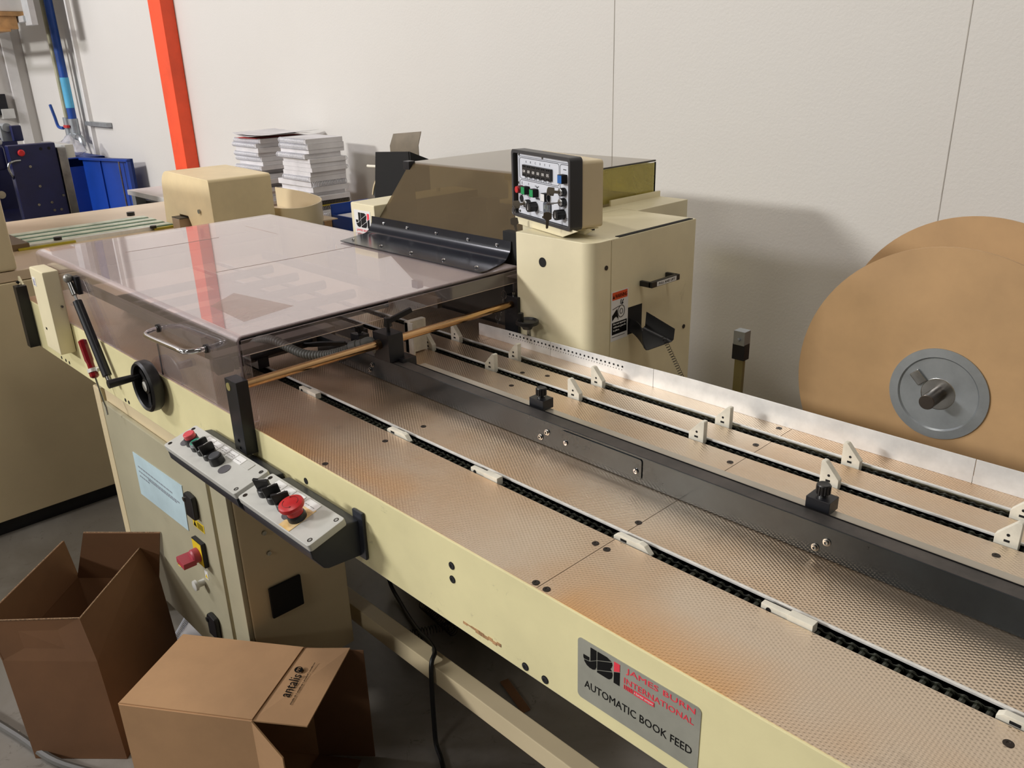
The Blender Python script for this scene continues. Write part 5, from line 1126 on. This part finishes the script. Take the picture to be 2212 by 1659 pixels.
m = MB(); nu = e1.normalized(); wallpanel(m, BR_, BR_ + z3, BR_ + z3 + nu * .085 + Vector((.0, -.03, 0)), BR_ + nu * .085 + Vector((0, -.03, -.055)), .003); m.build('flap', CARD, B2, smooth=False)
m = MB(); wallpanel(m, TR, TR + nu * .115 + Vector((-.0, .02, -.005)), TR + z3 + nu * .115 + Vector((0, .02, 0)), TR + z3, .003); m.build('flap', CARDD, B2, smooth=False)
m = MB(); wallpanel(m, TR + z3, BR_ + z3, BR_ + z3 + nu * .10, TR + z3 + nu * .10, .003); m.build('flap', CARDD, B2, smooth=False)
# printing on the flap: text runs along the fold direction
fa = (f1[3] - f1[2]).normalized(); fn = (f1[1] - f1[0]).cross(f1[2] - f1[1]).normalized()
if fn.z < 0: fn = -fn
fb = fa; fu = fa; fv = fn.cross(fu).normalized()
mid = Vector((-1.262, .592, .3)) ; mid.z = .3022
Q = lambda a, b: mid + fu * a + fv * b + Vector((0, 0, .0008 - .0 * a))
text('antalis', 'printed_word', INK, fp1, Q(-.036, -.002), fu, fv, .030, width=.060, height=.021)
m = MB().cyl(Q(.037, .012) - fn * .0003, Q(.037, .012) + fn * .0004, .0085, seg=24); m.build('printed_dot', INK, fp1)
text('m', 'printed_letter', CARD, fp1, Q(.0315, .009) + fn * .0005, fu, fv, .014, width=.011, height=.006)
text('antalis.ch | antalis.se | antalis.fi | antalis.no', 'fine_print', INK, fp1, Q(-.052, -.014), fu, fv, .006, width=.115, height=.0042)
# tape on the top
tp = TL + e2 * .62 + e1 * .0; tpm = MB(); tn = Vector((0, 0, .0006)); tpm.hexa([TL + e2 * .40 + tn, TL + e2 * .64 + tn, TL + e2 * .64 + e1 * .36 + tn, TL + e2 * .40 + e1 * .30 + tn], [TL + e2 * .40 + tn * 1.4, TL + e2 * .64 + tn * 1.4, TL + e2 * .64 + e1 * .36 + tn * 1.4, TL + e2 * .40 + e1 * .30 + tn * 1.4])
tpm.build('packing_tape', clear_mat('packing_tape', (.93, .86, .76), .2, rgb(200, 172, 132), 1.5, .05), B2, smooth=False)

# ------------------------------------------------------------------ floor clutter
nb = thing('notebook', 'white spiral notebook lying on the floor under the cabinet', 'notebook', (-1.98, .66, 0))
MB().obox((-1.955, .685, .006), Vector((.75, .66, 0)), Vector((-.66, .75, 0)), (0, 0, 1), .13, .12, .010).build('pages', PAPER, nb)
coil((-2.078, .70, .009), (-1.975, .60, .009), .008, .006, .0012).build('wire_spine', WCOIL, nb)
for k, (p0, p1, lab) in enumerate((((-1.60, 1.16, .02), (-1.44, 1.14, .02), 'black wire binding coil on the floor, farthest of the four'), ((-1.46, 1.17, .02), (-1.53, 1.03, .02), 'black wire binding coil on the floor crossing the black cable'), ((-1.50, 1.06, .02), (-1.37, 1.0, .02), 'black wire binding coil on the floor next to the crossbar'), ((-1.53, 1.02, .03), (-1.47, 1.00, .05), 'short black wire coil heaped over the other coils'))):
    tag(recenter(coil(p0, p1, .012, .008, .0011).build('binding_coil', DARKCOIL)), lab, 'wire coil', 'wire binding coils on the floor')
cbp = spline([(-1.75, 1.15, .70), (-1.70, 1.10, .30), (-1.55, 1.06, .03), (-1.48, 1.02, .012), (-1.40, .92, .22), (-1.33, .80, .24), (-1.20, .66, .02), (-1.02, .50, .008), (-.85, .35, .008)], 8)
cbp = spline([(-1.80, 1.16, .30), (-1.75, 1.15, .06), (-1.64, 1.12, .012), (-1.50, 1.07, .03), (-1.36, .99, .13), (-1.23, .915, .210), (-1.200, .882, .213), (-1.192, .872, .15), (-1.188, .868, .06), (-1.178, .862, .012), (-1.14, .845, .007), (-1.10, .82, .007), (-1.02, .76, .007)], 8)
tag(recenter(MB().tube(cbp, .0055, 8).build('power_cable', RUBBER)), 'black cable hanging over the cream crossbar down to the floor', 'cable')
tag(recenter(MB().tube(spline([(-2.25, .10, .012), (-2.0, .168, .012), (-1.884, .200, .012), (-1.75, .235, .012), (-1.60, .31, .012), (-1.45, .36, .012)], 6), .009, 8).build('floor_hose', mat('grey_hose', (86, 84, 80), .5))), 'grey hose lying on the floor in front of the open box', 'hose')
tag(recenter(MB().obox((-1.165, 1.10, .004), Vector((.95, -.3, 0)).normalized(), Vector((.3, .95, 0)).normalized(), (0, 0, 1), .12, .022, .003).build('cardboard_strip', CARDD)), 'narrow cardboard strip lying on the floor under the table', 'cardboard scrap')
def P0(x, y, l): tag(recenter(MB().lathe((x, y, .0005), (0, 0, 1), [(.0035, 0), (.0042, .0015), (.002, .003)], 7).build('paper_punching', WPLA)), l, 'paper scrap', 'punched paper dots on the floor')
for x, y in ((-1.22, .72), (-1.02, .80), (-.98, .68), (-1.08, 1.22), (-1.50, 1.22), (-1.93, .20), (-2.02, .30)): P0(x, y, 'tiny round white paper punching lying on the floor')
tag(recenter(MB().obox((-2.62, .60, .001), (1, .1, 0), (-.1, 1, 0), (0, 0, 1), .05, .03, .002).build('paper_scrap', CARD)), 'small torn card scrap on the floor behind the open box', 'paper scrap')
tag(recenter(MB().lathe((-.87, .97, .0005), (0, 0, 1), [(.008, 0), (.012, .001), (.012, .003), (.006, .003), (.006, 0)], 20).build('washer', mat('rusty_washer', (96, 74, 56), .6, metal=.5))), 'rusty washer lying on the floor beneath the table', 'washer')

# ------------------------------------------------------------------ lights
def area(name, loc, sx, sy, power, col, target):
    l = bpy.data.lights.new(name, 'AREA'); l.shape = 'RECTANGLE'; l.size = sx; l.size_y = sy; l.energy = power; l.color = col
    o = bpy.data.objects.new(name, l); COL.objects.link(o); o.location = loc
    o.rotation_euler = (Vector(target) - Vector(loc)).to_track_quat('-Z', 'Y').to_euler(); return o
area('ceiling_lamp', (-5.8, -7.2, 4.4), 1.6, .5, 500, (1, .985, .955), (-2.0, 1.5, .8))
area('ceiling_lamp', (.2, -7.0, 4.3), 1.6, .5, 60, (1, .95, .88), (-.5, 1.5, .8))
area('ceiling_lamp', (-6.3, -3.2, 4.5), 1.6, .5, 185, (.97, .94, 1.0), (-6.5, 2.0, 1.0))
area('ceiling_lamp', (-2.3, -.6, 4.6), 1.5, .22, 36, (1, .94, .86), (-1.8, .9, 0))
area('ceiling_lamp', (.6, .8, 4.6), 1.5, .22, 24, (1, .93, .86), (.2, 1.4, 0))
wd = bpy.data.worlds.new('hall'); S.world = wd; wd.use_nodes = True
bg = wd.node_tree.nodes['Background']; bg.inputs[0].default_value = (.60, .53, .46, 1); bg.inputs[1].default_value = .12

# ------------------------------------------------------------------ camera
import mathutils
yaw, pit, roll, f = 2.37626673, .373131971, -.0275779816, 1781.8626
fw = Vector((math.cos(yaw) * math.cos(pit), math.sin(yaw) * math.cos(pit), -math.sin(pit)))
r = Vector((math.sin(yaw), -math.cos(yaw), 0)); up = r.cross(fw)
r2 = r * math.cos(roll) + up * math.sin(roll); u2 = -r * math.sin(roll) + up * math.cos(roll)
cd = bpy.data.cameras.new('camera'); cam = bpy.data.objects.new('camera', cd); COL.objects.link(cam)
M = Matrix((r2, u2, -fw)).transposed().to_4x4(); M.translation = (0, 0, 1.45); cam.matrix_world = M
cd.sensor_width = 36; cd.sensor_fit = 'HORIZONTAL'; cd.lens = 36 * f / 2212; cd.clip_start = .02; cd.clip_end = 60
S.camera = cam
S.view_settings.view_transform = 'Standard'; S.view_settings.look = 'None'; S.view_settings.gamma = 1; S.view_settings.use_curve_mapping = False
S.view_settings.exposure = 0
